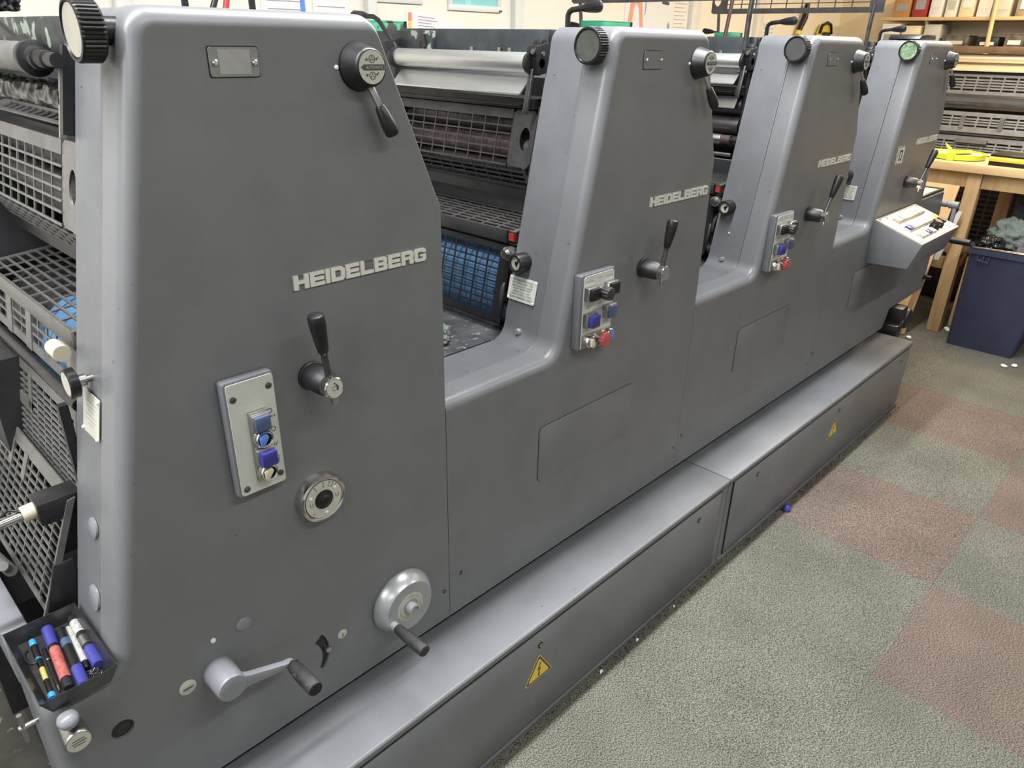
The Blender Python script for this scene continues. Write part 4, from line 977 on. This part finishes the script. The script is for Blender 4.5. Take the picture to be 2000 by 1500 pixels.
def pen(name, p0, p1, z0, z1, label, segs, group='pens in the tin tray'):
    """segs: list of (part name, t0, t1, r0, r1, material) along the pen; the body comes first"""
    a = V3((p0[0], p0[1], z0)); e = V3((p1[0], p1[1], z1)); d = e - a
    t = empty(name, a, label, 'pen', group)
    for nm_, t0, t1, r0, r1, m in segs:
        mb = MB(); l = (t1 - t0) * d.length; mb.lathe(d * t0, d, [(0, r0 * .8), (.0015, r0), (l - .0015, r1), (l, r1 * .8)], 18); mb.build(nm_, m, t)
zf = .6925
pen('pen', (.104, .150), (.092, .006), zf + .006, zf + .005, 'slim black pen with sky blue ends at tray left side',
    [('barrel', .1, .93, .0042, .0036, BLACKP), ('end_plug', 0, .10, .0052, .0050, SKYBLUE), ('cap', .10, .34, .0050, .0048, BLACKP), ('band', .34, .355, .0051, .0051, SKYBLUE), ('label_strip', .5, .72, .0040, .0038, YELLOWG), ('tip', .93, 1.0, .0055, .0052, SKYBLUE)])
pen('pen', (.112, .120), (.1035, .014), zf + .005, zf + .005, 'thin plain black pen between sky blue pen and red marker',
    [('barrel', 0, .9, .0034, .0030, BLACKP), ('ring', .28, .31, .0037, .0037, STEEL), ('tip', .9, 1.0, .0025, .001, STEEL)])
pen('marker_pen', (.1285, .158), (.1145, .006), zf + .009, zf + .008, 'fat marker with red and black barrel and blue cap',
    [('barrel', .30, .90, .0078, .0078, BLACKP), ('cap', 0, .32, .0088, .0084, PENBLUE), ('red_label', .36, .88, .00795, .00795, REDL), ('end_cup', .90, 1.0, .0078, .0070, BLACKM)])
pen('marker_pen', (.1435, .140), (.1320, -.004), zf + .009, zf + .008, 'dark marker with pale blue print, its blue cap towards the front',
    [('barrel', 0, .72, .0076, .0078, BLACKP), ('cap', .70, 1.0, .0085, .0082, PENBLUE), ('blue_label', .20, .34, .0079, .0079, MIDBLUE)])
pen('marker_pen', (.1535, .140), (.1470, .030), zf + .0065, zf + .006, 'slim white tube shaped marker in the tray',
    [('barrel', 0, .86, .0052, .0056, PENW), ('tip', .86, 1.0, .0046, .0035, BLACKP)])
pen('marker_pen', (.1650, .158), (.1610, .020), zf + .0085, zf + .009, 'marker with white label, blue cap, against tray right wall',
    [('barrel', 0, .70, .0072, .0068, BLACKM), ('cap', .66, 1.0, .0088, .0092, PENBLUE), ('white_label', .10, .36, .0075, .0075, PENW), ('ridge', .42, .60, .0072, .0072, STEEL)])
mb = MB()
for i in range(14):
    a = random.uniform(0, 6.28); c = V3((.1485 + random.uniform(-.007, .007), .008 + random.uniform(-.006, .006), zf + .006 + random.uniform(0, .006)))
    pts = [c + V3((math.cos(a + q) * .005, math.sin(a + q) * .005, math.sin(q * 2) * .003)) for q in (0, 1.2, 2.4, 3.6, 4.8, 6.0)]
    mb.tube(pts, .0009, 6)
tag(recenter(mb.build('wire_scrap', DKSTEEL, None)), 'tangled ball of dark metal swarf in tray front corner', 'scrap')
mb = MB(); mb.tube([V3((.093 + .008 * math.cos(q), .105 + .018 * math.sin(q), zf + .012)) for q in [math.radians(90 + i * 20) for i in range(11)]], .0022, 8)
tag(recenter(mb.build('rubber_band', BLACKP, None)), 'curved black rubber ring at the tray left wall', 'ring')
# grey-green rag on the deck between the first two units
def blob(name, c, sx, sy, sz, m, label, cat='rag', group=None, seed=0, amp=.35, sub=5, floor=None):
    bm = bmesh.new(); bmesh.ops.create_icosphere(bm, subdivisions=sub, radius=1)
    for v in bm.verts:
        p = v.co.copy(); n1 = noise.noise(p * 1.7 + V3((seed, 0, 0))); n2 = noise.noise(p * 4.3 + V3((0, seed, 0))); n3 = abs(noise.noise(p * 2.9 + V3((0, 0, seed))))
        n4 = abs(noise.noise(V3((p.x * 5.5, p.y * 9, p.z * 5)) + V3((seed, seed, 1)))); f = 1 + amp * n1 + amp * .30 * n2 - amp * .7 * n3 - amp * .75 * n4
        v.co = V3((p.x * sx * f, p.y * sy * f, max(-sz * .75, p.z * sz * f)))
    me = bpy.data.meshes.new(name); bm.to_mesh(me); bm.free(); me.polygons.foreach_set('use_smooth', [True] * len(me.polygons)); me.materials.append(m)
    o = link(name, me); lo = min(v.co.z for v in me.vertices); me.transform(Matrix.Translation((0, 0, -lo))); o.location = c
    return tag(o, label, cat, group)
blob('cleaning_rag', (1.055, .285, LED - .0015), .048, .056, .026, RAG2, 'crumpled grey green rag on the deck between the two nearest units', seed=3, amp=.38)

# ------------------------------------------------------------------ back wall: trunking, papers, boards
for i, (x, w) in enumerate(((2.160, .05), (3.096, .06), (4.83, .10), (5.75, .09), (1.10, .05))):
    struct(MB().box(x - w / 2, x + w / 2, Y1 - .035, Y1 + .001, 0, ZC).build('trim_%d' % (i + 1), TRUNK, None, .004))
def sheet(name, x0, x1, z0, z1, m, label, cat, lines=None, t=.003, y=Y1, tilt=0, extra=None, frame=None):
    o = empty(name, ((x0 + x1) / 2, y - t - .0005, z0), label, cat)
    w, h = x1 - x0, z1 - z0; ca, sa = math.cos(tilt), math.sin(tilt); U = V3((ca, 0, sa)); W = V3((-sa, 0, ca))
    b = MB(); b.prism([(-w / 2, 0), (w / 2, 0), (w / 2, h), (-w / 2, h)], (0, 0, 0), U, W, (0, t, 0)); b.build('sheet', m, o)
    if frame:
        b = MB()
        for a0, a1, c0, c1 in ((-w / 2 - .015, w / 2 + .015, -.015, .012), (-w / 2 - .015, w / 2 + .015, h - .012, h + .015), (-w / 2 - .015, -w / 2 + .012, .012, h - .012), (w / 2 - .012, w / 2 + .015, .012, h - .012)):
            b.prism([(a0, c0), (a1, c0), (a1, c1), (a0, c1)], (0, -.008, 0), U, W, (0, t + .008, 0))
        b.build('frame', frame, o, .002)
    if lines:
        b = MB()
        for (a0, a1, c) in lines: b.prism([(a0 * w - w / 2, c * h), (a1 * w - w / 2, c * h), (a1 * w - w / 2, c * h + .0035), (a0 * w - w / 2, c * h + .0035)], (0, -.0006, 0), U, W, (0, .0005, 0))
        b.build('printed_lines', PRINTG, o)
    for nm_, poly, mm in (extra or []):
        b = MB(); b.prism([(a * w - w / 2, c * h) for a, c in poly], (0, -.0012, 0), U, W, (0, .0011, 0)); b.build(nm_, mm, o)
    return o
rec = lambda a, c, a1, c1: [(a, c), (a1, c), (a1, c1), (a, c1)]
bd = sheet('notice_board', 2.640, 2.970, 1.725, 2.10, TEALB, 'teal notice board with white frame on the back wall', 'board', frame=WHITE,
      extra=[('note_paper', rec(.50, .13, .98, .36), PAPERW), ('pale_strip', rec(.30, .0, .42, .98), TEALP), ('white_mark', [(.43, .12), (.47, .10), (.48, .28), (.45, .40), (.43, .28)], PAPERW)])
b = MB(); textmesh(b, 'YOUR TALK AT OUR', (.079, -.0016, .108), XA, ZA, .020, .145); textmesh(b, 'OF BROADSHEETS', (.083, -.0016, .075), XA, ZA, .020, .110); b.build('handwriting', PRINT, bd)
b = MB(); b.box(.163, .181, -.012, -.008, -.012, -.004); b.build('frame_clip', PRINT, bd)
ln = [(.12, .9, .16 + .1 * i) for i in range(8)]
sheet('safety_notice', 2.360, 2.560, 1.55, 1.690, PAPERW, 'white notice with orange and yellow stripe behind the second unit', 'notice', [(.36, .95 - .1 * (i % 3), .52 + .09 * i) for i in range(5)],
      extra=[('orange_stripe', rec(.06, .72, .16, .98), ORANGE), ('yellow_stripe', rec(.06, .35, .16, .70), YELLOW)], tilt=-.06)
sheet('wall_paper_sheet', 2.505, 2.70, 1.52, 1.665, PAPERW, 'plain white sheet pinned beside the orange striped notice', 'paper', tilt=-.16, t=.002)
sheet('wall_certificate', 1.64, 1.86, 1.60, 1.90, PAPERW, 'white printed sheet with blue stripe above the nearest unit', 'notice', ln, extra=[('blue_stripe', rec(.80, .0, .90, .40), BLUEP), ('yellow_stripe', rec(.80, .42, .90, .7), YELLOW), ('green_stripe', rec(.40, .38, .60, .42), GREEN)])
sheet('wall_certificate', 1.875, 2.05, 1.58, 1.90, PAPERW, 'white printed sheet without stripe, right of blue striped sheet', 'notice', ln)
sheet('whiteboard', 2.21, 2.45, 1.742, 2.15, PAPERW, 'white framed panel at top edge above the second unit', 'board', frame=TRUNK)
sheet('laminated_poster', 4.06, 4.44, 1.60, 2.05, PAPERW, 'glossy white poster with pink arch behind the second unit', 'poster',
      extra=[('pink_arch', [(.06, .05), (.17, .05), (.24, .40), (.30, .46), (.38, .40), (.46, .05), (.55, .05), (.46, .46), (.34, .62), (.24, .62), (.14, .46)], PINK), ('sketch_line', [(.55, .32), (.57, .32), (.59, .60), (.56, .60)], PRINTG)])
sheet('schedule_sheet', 4.40, 4.545, 1.62, 1.93, PAPERW, 'narrow tilted sheet headed schedule beside pink arch poster', 'notice', None, tilt=-.08, t=.004,
      extra=[('heading', rec(.25, .62, .80, .68), PRINT)])
pp = sheet('wall_chart', 4.50, 4.76, 1.56, 1.99, PAPER, 'cream printed chart with small drawing, right of the schedule', 'poster', [(.40, .95 - .1 * (i % 2), .28 + .055 * i) for i in range(8)],
      extra=[('drawing', [(.12, .30), (.18, .36), (.24, .30), (.20, .20), (.14, .20)], PRINTG), ('heading', rec(.10, .74, .42, .80), PRINTG)])
sheet('wall_note', 5.83, 6.06, 1.58, 1.75, PAPERW, 'small handwritten note on the warm lit back wall', 'notice', [(.15, .9, .25 + .16 * i) for i in range(5)])
# picture frame leaning behind the nearest unit
o = empty('picture_frame', (.83, .696, 1.6125), 'dark open metal frame standing on top of the nearest unit', 'frame')
for x0, x1, z0, z1 in ((-.070, .070, 0, .012), (.070, .082, 0, .14), (-.082, -.070, 0, .14), (-.07, .07, .128, .14)):
    b = MB(); b.box(x0, x1, -.006, .006, z0, z1); b.build('frame_rail', BLACKM, o, .002)
b = MB(); b.cyl((.790, .60, 1.612), (.816, .60, 1.70), .006, None, 12)
tag(recenter(b.build('red_rod', RED, None)), 'thin red rod standing up behind the nearest unit top', 'rod')
b = MB(); b.cyl((.760, .60, 1.612), (.800, .60, 1.70), .006, None, 12)
tag(recenter(b.build('black_rod', BLACKM, None)), 'thin black rod leaning beside the red rod', 'rod')
# far L handle of second unit
hb = MB(); hx_ = P + .335
hb.tube([(hx_, .680, 1.545), (hx_, .705, 1.572), (hx_, .763, 1.623), (hx_, .785, 1.632), (hx_, .825, 1.634)], .0060, 12); ho_ = hb.build('far_top_handle', BLACKM, units[1]); ho_.location = (-P, 0, 0)
hb = MB(); hb.lathe((hx_, .820, 1.634), (0, 1, .02), [(0, .008), (.012, .011), (.05, .013), (.058, .010)], 16); g_ = hb.build('handle_grip', BLACKR, ho_)
# green boxes on the far side of the press
def crate(x0, x1, y0, y1, z0, z1, m, label, name='green_box'):
    t = empty(name, ((x0 + x1) / 2, (y0 + y1) / 2, z0), label, 'box'); w, d, h = (x1 - x0) / 2, (y1 - y0) / 2, z1 - z0
    b = MB(); b.box(-w, w, -d, d, 0, h * .96); b.build('body', m, t, .003)
    b = MB(); b.box(w - .012, w + .001, -d - .001, d + .001, -.0, h * .97); b.build('end_panel', BLACKM, t)
    b = MB(); b.box(-w, w, -d - .001, d + .001, h * .90, h); b.build('lid', m, t, .002); return t
crate(2.225, 2.40, .735, .83, 1.6125, 1.650, GREEN, 'bright green card box lying on top of the third unit')
crate(1.645, 1.825, 1.31, 1.45, 1.56, 1.637, GREENS, 'green box with black marks behind the second unit')
crate(3.16, 3.26, .76, .84, 1.6125, 1.632, GREEN, 'dull green box on top of the fourth unit')
# side table far behind that carries the marked box
tb = empty('side_table', (1.45, 1.40, 0), 'narrow steel table behind the press carrying the marked green box', 'table')
b = MB(); b.box(-.25, .55, -.25, .25, 1.530, 1.56); b.build('tabletop', BLUEGREY, tb, .003)
for sx in (-.20, .50):
    for sy in (-.2, .2):
        b = MB(); b.box(sx - .02, sx + .02, sy - .02, sy + .02, 0, 1.53); b.build('leg', BLUEGREY, tb)
# black cloth thing on top left
o = blob('cloth_bundle', (.425, .765, 1.6125), .035, .07, .03, RAG1, 'black cloth bundle on top of the nearest unit far side', seed=11, amp=.5)
b = MB(); b.box(.385, .40, .60, .715, 1.606, 1.62)
b2 = MB(); b2.obox((.42, .845, 1.617), V3((.02, 0, 0)), YA * .025, V3((.004, 0, .004))); tag(recenter(b2.build('red_tag', RED, None)), 'small red tag beside the black cloth bundle', 'tag')
# dark slab on top of the far unit
b = MB(); b.prism([(-.09, .004), (-.07, .018), (.0, .022), (.09, .020), (.11, .010), (.10, 0), (-.08, 0)], (3.47, .06, 1.613), XA, ZA, (0, .12, 0)); tg = b.build('tool_pouch', BLACKP, None, .003)
tag(recenter(tg), 'flat black pouch lying on top of the farthest unit', 'pouch')
# hanging strap, yellow glove and thin rod at the back wall
b = MB(); b.tube([(6.50, 1.96, 1.90), (6.48, 1.955, 1.80), (6.42, 1.96, 1.70)], [.02, .026, .022], 12); st = empty('strap', (6.45, 1.96, 1.55), 'black strap with yellow end hanging on the back wall', 'strap'); so_ = b.build('band', BLACKP, st); so_.location = (-6.45, -1.96, -1.55)
b = MB(); b.tube([(6.42, 1.96, 1.70), (6.41, 1.96, 1.67)], .024, 12); so_ = b.build('yellow_end', YELLOW, st); so_.location = (-6.45, -1.96, -1.55)
gl = empty('work_glove', (6.92, 1.95, 1.52), 'yellow and black work glove hanging on the back wall', 'glove')
b = MB(); b.prism([(-.10, 0), (.10, 0), (.13, .15), (.10, .22), (.04, .25), (-.06, .25), (-.12, .18)], (0, 0, 0), XA, ZA, (0, .03, 0)); b.build('palm', YELLOW, gl, .01)
b = MB(); b.tube([(-.12, -.004, .17), (-.09, -.004, .23), (.0, -.004, .255), (.08, -.004, .24), (.12, -.004, .17)], .013, 8); b.build('cuff_band', BLACKP, gl)
for i in range(5):
    b = MB(); b.tube([(-.07 + i * .035, -.002, .10), (-.06 + i * .035, -.004, .15), (-.055 + i * .035, -.002, .18)], .008, 8); b.build('finger_stripe', BLACKP, gl)
b = MB(); b.cyl((2.86, .62, 1.58), (2.91, .62, 1.86), .0075, None, 12); tag(recenter(b.build('thin_post', mat('dark_brown_rod', (.05, .02, .022), .4), None)), 'thin dark brown rod rising behind the third unit', 'rod')

# ------------------------------------------------------------------ work bench
wb = empty('workbench', (5.15, -.35, 0), 'pine workbench behind the blue bin', 'bench')
def wpart(name, x0, x1, y0, y1, z0, z1, m=WOOD, bev=.003):
    b = MB(); b.box(x0 - 5.15, x1 - 5.15, y0 + .35, y1 + .35, z0, z1); return b.build(name, m, wb, bev)
wpart('bench_top', 4.84, 5.46, -1.25, .52, .955, 1.0, WOODY)
for y in (.030, -1.15): wpart('leg', 4.875, 4.945, y, y + .072, 0, .955)
for y in (-.055, -1.15, .42): wpart('leg', 5.36, 5.43, y, y + .072, 0, .955)
wpart('leg', 4.875, 4.945, .42, .492, 0, .955)
wpart('apron', 4.890, 4.930, .104, .418, .868, .953); wpart('apron', 4.890, 4.930, -1.076, .028, .868, .953)
wpart('apron', 5.37, 5.41, -1.076, .418, .868, .953)
wpart('stretcher', 4.890, 4.930, .104, .418, .385, .455); wpart('stretcher', 5.37, 5.41, -1.076, .418, .385, .455)
wpart('side_rail', 4.947, 5.358, .045, .085, .385, .455)
wpart('lower_shelf', 5.11, 5.40, -1.13, .40, .455, .470, PLY, .001)
def board(name, ps, m, label, cat='board', t=.018):
    """leaning board: ps four corners in world"""
    ps = [V3(p) for p in ps]; n = (ps[1] - ps[0]).cross(ps[2] - ps[0]).normalized() * t
    b = MB(); b.add([*ps, *[p + n for p in ps]], [(0, 1, 2, 3), (7, 6, 5, 4), (0, 4, 5, 1), (1, 5, 6, 2), (2, 6, 7, 3), (3, 7, 4, 0)])
    return tag(recenter(b.build(name, m, None, .001)), label, cat)
board('plywood_offcut', [(4.68, .46, .001), (4.68, .16, .001), (4.83, .115, .880), (4.83, .46, .880)], PLY, 'upright plywood sheet leaning on the bench behind the control console')
board('plywood_offcut', [(4.62, .40, .001), (4.58, .185, .001), (4.66, .130, .50), (4.66, .40, .50)], PLY, 'short plywood offcut leaning by the drive motor')
board('white_panel', [(4.790, .175, .456), (4.790, .110, .456), (4.835, .066, .74), (4.835, .090, .74)], PANELW, 'narrow white panel propped against the bench leg')
board('plank', [(5.075, .028, .001), (5.075, -.30, .001), (5.085, -.30, .44), (5.085, .028, .44)], PLY, 'plank standing behind the bench leg and the blue bin')
# lime lid with ribbon, yellow case and papers on the bench
lt = empty('lime_lid', (5.06, .225, 1.0), 'lime green round plastic lid with ribbon on the bench', 'lid')
b = MB(); b.lathe((0, 0, .001), ZA, [(0, .130), (.004, .142), (.030, .146), (.034, .142), (.032, .136), (.006, .134)], 40); b.build('tray_ring', LIME, lt)
b = MB(); b.lathe((0, 0, .004), ZA, [(0, .133), (.022, .130)], 40); b.build('paper_disc', PAPER, lt)
b = MB(); b.box(-.160, -.120, -.018, .022, .0, .050); b.prism([(-.12, .0), (.02, -.075), (.08, -.045), (-.02, .04)], (0, 0, .034), XA, YA, (0, 0, .012)); b.prism([(-.12, .0), (-.02, .04), (.02, .10), (-.06, .06)], (0, 0, .034), XA, V3((0, .9, .4)), (0, 0, .008)); b.build('ribbon', LIME, lt, .003)
yc = empty('yellow_case', (4.985, -.13, 1.0), 'black case with yellow edge at the bench corner', 'case')
b = MB(); b.box(-.09, .12, -.20, .155, 0, .022); b.build('base', BLACKP, yc, .004)
b = MB(); b.box(-.098, .12, -.20, .160, .022, .048); b.build('yellow_band', YELLOW, yc, .008)
b = MB(); b.box(-.09, .12, -.20, .155, .048, .060); b.build('lid', BLACKP, yc, .004)
b = MB(); b.box(5.16, 5.40, -.42, .02, 1.001, 1.03); tag(recenter(b.build('paper_stack', CARD, None, .002)), 'stack of brown card sheets behind the yellow case', 'paper')
b = MB(); b.prism([(.35, 1.001), (.47, 1.001), (.45, 1.085), (.40, 1.10)], (4.93, 0, 0), YA, ZA, (.012, 0, 0)); tag(recenter(b.build('wood_wedge', WOODY, None, .001)), 'upright pale wood wedge on the bench beside the farthest unit', 'offcut')
random.seed(5)
for i in range(7):
    x, y = random.uniform(5.22, 5.42), random.uniform(-.0, .45); s = random.uniform(.02, .045)
    b = MB(); b.prism([(-s, -s * .5), (s, -s * .7), (s * .8, s * .5), (-s * .7, s * .8)], (x, y, 1.001 + i * .0025), XA, YA, (0, 0, .002))
    tag(recenter(b.build('paper_cutting', (PAPERW, PAPER, CARD, PAPERW, PAPER, PAPERW, CARD)[i], None)), 'loose paper cutting scattered at the back of the bench', 'paper', 'loose paper cuttings on the bench')

# ------------------------------------------------------------------ blue bin with rags
bn = empty('waste_bin', (4.86, -.23, 0), 'tall navy blue plastic bin lined with black bag', 'bin')
def frust(b, x0, x1, y0, y1, X0_, X1_, Y0_, Y1_, z0, z1, flip=False):
    vs = [(x0, y0, z0), (x1, y0, z0), (x1, y1, z0), (x0, y1, z0), (X0_, Y0_, z1), (X1_, Y0_, z1), (X1_, Y1_, z1), (X0_, Y1_, z1)]
    b.add(vs, [(0, 3, 2, 1), (0, 1, 5, 4), (1, 2, 6, 5), (2, 3, 7, 6), (3, 0, 4, 7)])
b = MB()
R0 = rrect(-.145, .145, -.168, .172, .02, 4); R1 = rrect(-.195, .200, -.255, .178, .025, 4); R2 = rrect(-.188, .193, -.248, .171, .022, 4); R3 = rrect(-.140, .140, -.163, .167, .02, 4)
vs = []; n = len(R0)
for R_, z in ((R0, .002), (R1, .585), (R2, .585), (R3, .02)): vs += [(p[0], p[1], z) for p in R_]
fs = [(j * n + i, j * n + (i + 1) % n, (j + 1) * n + (i + 1) % n, (j + 1) * n + i) for j in range(3) for i in range(n)] + [tuple(range(n)), tuple(3 * n + i for i in range(n))]
b.add(vs, fs); b.build('bin_body', BINB, bn)
b = MB(); Ro = rrect(-.203, .208, -.263, .186, .028, 4); vs = []; 
for R_, z in ((R1, .552), (Ro, .556), (Ro, .590), (R2, .592)): vs += [(p[0], p[1], z) for p in R_]
b.add(vs, [(j * n + i, j * n + (i + 1) % n, (j + 1) * n + (i + 1) % n, (j + 1) * n + i) for j in range(3) for i in range(n)]); b.build('bin_rim', BINB, bn)
b = MB(); b.tube([(-.204, .125, .553), (-.206, .125, .525), (-.206, .070, .520), (-.204, .070, .550)], .0045, 8); b.tube([(-.205, .097, .552), (-.206, .097, .523)], .004, 8); b.build('rim_latch', BINB, bn)
b = MB(); Rb = rrect(-.196, .201, -.256, .179, .025, 4); vs = []
for j, (sc_, z) in enumerate(((1.0, .545), (1.055, .598), (.97, .604), (.93, .50))):
    vs += [(p[0] * sc_, p[1] * sc_, z + (.010 * math.sin(i * 1.7) if j else .03 * math.sin(i * .9))) for i, p in enumerate(Rb)]
b.add(vs, [(j * n + i, j * n + (i + 1) % n, (j + 1) * n + (i + 1) % n, (j + 1) * n + i) for j in range(1, 3) for i in range(n)]); b.build('bag_liner', BAG, bn)
blob('rag', (4.78, -.13, .56), .06, .06, .05, BAG, 'black plastic wad at the left corner of the bin', seed=1)
blob('rag', (4.80, -.33, .52), .08, .10, .08, RAG3, 'grey rag in the middle of the bin', seed=2)
blob('rag', (4.955, -.20, .545), .09, .14, .10, RAG2, 'grey green rag heaped at the back of the bin', seed=4)
blob('rag', (5.245, -.235, .472), .12, .16, .26, RAG1, 'large dark rag heap on the bench lower shelf', seed=6, amp=.3)
blob('rag', (5.245, -.62, .472), .12, .18, .18, RAG3, 'smaller grey rag heap beyond the bin on the lower shelf', seed=8, amp=.3)
b = MB(); b.prism([(0, 0), (.10, .0), (.13, .10), (.05, .16), (.01, .1)], (4.955, .105, .471), YA, ZA, (.01, 0, 0)); tag(recenter(b.build('card_flap', CARD, None)), 'torn cardboard flap on the lower shelf beside the bench leg', 'cardboard')
for i, (x, y) in enumerate(((4.93, -.01), (4.96, .005), (4.40, .18), (4.62, .12), (4.55, -.40), (4.60, -.44))):
    blob('debris', (x, y, .001), .012 + .004 * (i % 2), .018, .010, PAPER if i < 4 else PAPERW, ['pale crumb of packing on the carpet beside the bench leg', 'second pale crumb of packing by the bench leg', 'lone white crumb on carpet behind the base cabinet end', 'tiny white crumb between motor and bench leg', 'pale scrap at the front foot of the bin', 'white scrap beside the bin corner'][i], 'debris', seed=i, sub=2)

# ------------------------------------------------------------------ second press in the background
sp = empty('offset_press', (5.60, 0, 0), 'dark second press with barred guards behind the workbench', 'press')
def sbox(name, x0, x1, y0, y1, z0, z1, m, bev=.004):
    b = MB(); b.box(x0 - 5.6, x1 - 5.6, y0, y1, z0, z1); return b.build(name, m, sp, bev)
sbox('side_frame', 5.60, 6.55, .66, .78, .0, 1.56, BLACKM); sbox('core', 5.78, 6.5, -1.15, .655, .0, 1.50, DARK); sbox('far_frame', 5.60, 6.55, -1.28, -1.16, 0, 1.56, FRAMEP)
sbox('top_beam', 5.62, 5.70, -1.15, .65, 1.565, 1.605, BROWNM)
b = MB(); b.cyl((.06, -1.14, 1.535), (.06, .58, 1.535), .026, None, 28); b.build('fountain_roller', WARMALU, sp)
b = MB(); b.cyl((.06, .58, 1.535), (.06, .655, 1.535), .012, None, 16); b.build('roller_journal', BLACKM, sp)
b = MB(); b.prism([(.05, 1.500), (-.02, 1.470), (-.02, 1.464), (.05, 1.494)], (0, -1.14, 0), XA, ZA, (0, 1.74, 0)); b.build('tray_sheet', WARMALU, sp)
sbox('dark_bar', 5.62, 5.66, -1.15, .65, 1.435, 1.462, BLACKM)
def sg_(name, z0, z1, nu, nw, mu, mw, x=0.0, tilt=.02, hole=None, y0=-1.14, l=1.78, m=GUARDL):
    b = MB(); b.grille((x - tilt, y0, z0), YA, V3((tilt, 0, z1 - z0)), l, math.hypot(tilt, z1 - z0), mu, mw, nu, nw, .004, .010)
    if hole:
        for a0, a1, c0, c1 in hole: b.box(x - tilt - .004, x + .004, a0, a1, c0, c1)
    return b.build(name, m, sp)
sg_('upper_guard', 1.330, 1.445, 22, 4, (.02, .06), (.02, .015))
sbox('middle_roll_cover', 5.60, 5.75, -1.14, .65, 1.235, 1.325, RUBBERG, .03)
sbox('middle_bar', 5.585, 5.61, -1.14, .65, 1.262, 1.282, DKSTEEL)
sg_('middle_guard', 1.105, 1.225, 22, 3, (.02, .05), (.035, .025), -.02, .03, [(.14, .165, 1.13, 1.20), (.36, .385, 1.13, 1.20)])
sbox('guard_ledge', 5.57, 5.60, -1.14, .65, 1.085, 1.103, DKSTEEL)
sg_('lower_guard', .93, 1.08, 22, 6, (.02, .04), (.012, .03), -.03, .04, [(.20, .38, 1.045, 1.065)])
sg_('base_guard', .30, .90, 20, 16, (.02, .04), (.02, .03), -.02, .04, m=GUARD)
sbox('base', 5.60, 6.5, -1.15, .66, .0, .28, BLACKM)

# ------------------------------------------------------------------ shelf on the right wall
def shelf(z, y0, y1, label, m):
    t = empty('wall_shelf', (7.13, (y0 + y1) / 2, z), label, 'shelf'); h = (y1 - y0) / 2
    b = MB(); b.box(-.17, .17, -h, h, 0, .025); b.build('shelf_board', m, t, .003)
    for s in (-.75, .0, .75):
        b = MB(); b.prism([(-.14, 0), (.169, 0), (.169, -.20), (.150, -.20)], (0, s * h, 0), XA, ZA, (0, .02, 0)); b.build('bracket', TRUNK, t)
    return t
shelf(1.790, -1.3, 1.52, 'upper long wooden shelf on the right wall with cartons', WOODS)
shelf(1.575, -1.3, 1.52, 'lower wooden shelf on the right wall with dark tins', WOODS)
random.seed(3)
items = [(1.38, .14, .18, WOODR), (1.24, .12, .22, RED), (1.12, .10, .26, PAPERW), (1.01, .09, .21, PAPER), (.90, .11, .25, CONSOLE), (.78, .10, .22, PAPERW), (.66, .12, .19, PANELW), (.50, .14, .20, CARTG), (.34, .12, .24, CARTG), (.16, .16, .25, DKCART), (-.06, .18, .23, DKCART), (-.30, .20, .25, CARTG), (-.56, .2, .22, DKCART)]
names = ['short brown wooden box at the upper shelf end', 'red backed box file beside the wooden box', 'tall white file box on the upper shelf', 'cream file box with rounded top', 'tall cream carton in the file row', 'white carton with grey label', 'low pale carton at row end', 'grey carton with pink mark', 'tall grey brown carton left of pole', 'dark crate of samples right of pole', 'second dark crate on upper shelf', 'grey brown carton past the dark crates', 'last dark crate on the upper shelf']
def carton(y, d, h, m, z, label, name='carton'):
    t = empty(name, (7.10, y, z), label, 'box')
    b = MB(); b.box(-.12, .12, -d / 2 + .004, d / 2 - .004, 0, h); b.build('body', m, t, .004)
    b = MB(); b.box(-.1225, -.12, -d * .30, d * .30, h * .25, h * .55); b.build('label_patch', random.choice((PAPER, PRINTG, PAPERW, PANELW)), t)
    b = MB(); b.box(-.122, .122, -d / 2 + .002, d / 2 - .002, h * .93, h + .002); b.build('lid', m, t, .002)
for (y, d, h, m), lb in zip(items, names): carton(y, d, h, m, 1.8155, lb)
lows = [(1.43, .15, .165, PAPER), (1.27, .15, .15, CONSOLE), (1.11, .13, .16, PANELW), (.93, .20, .085, DKCART), (.70, .16, .075, BLACKM), (.52, .14, .10, DKCART), (.34, .15, .13, BLACKM), (.16, .15, .11, CARTG), (-.03, .16, .14, DKCART), (-.22, .16, .12, GREENS), (-.44, .2, .12, DKCART)]
ln2 = ['tall pale card pack at the left end of the lower shelf', 'cream card pack on the lower shelf', 'off white card pack beside the long dark box', 'long dark box at the end of the lower shelf', 'low black tin next to the long dark box', 'dark square tin on the lower shelf', 'tall black tin on the lower shelf', 'grey brown box on the lower shelf', 'tall dark box beside the green cloth box', 'green streaked box on the lower shelf', 'wide dark box at the lower shelf right end']
for (y, d, h, m), lb in zip(lows, ln2): carton(y, d, h, m, 1.6005, lb, 'tin_box')
b = MB(); b.cyl((6.92, .60, 0.0), (6.94, .735, 2.6), .016, None, 16); tag(recenter(b.build('wooden_pole', WOODS, None)), 'pale wooden pole standing in front of the wall shelves', 'pole')
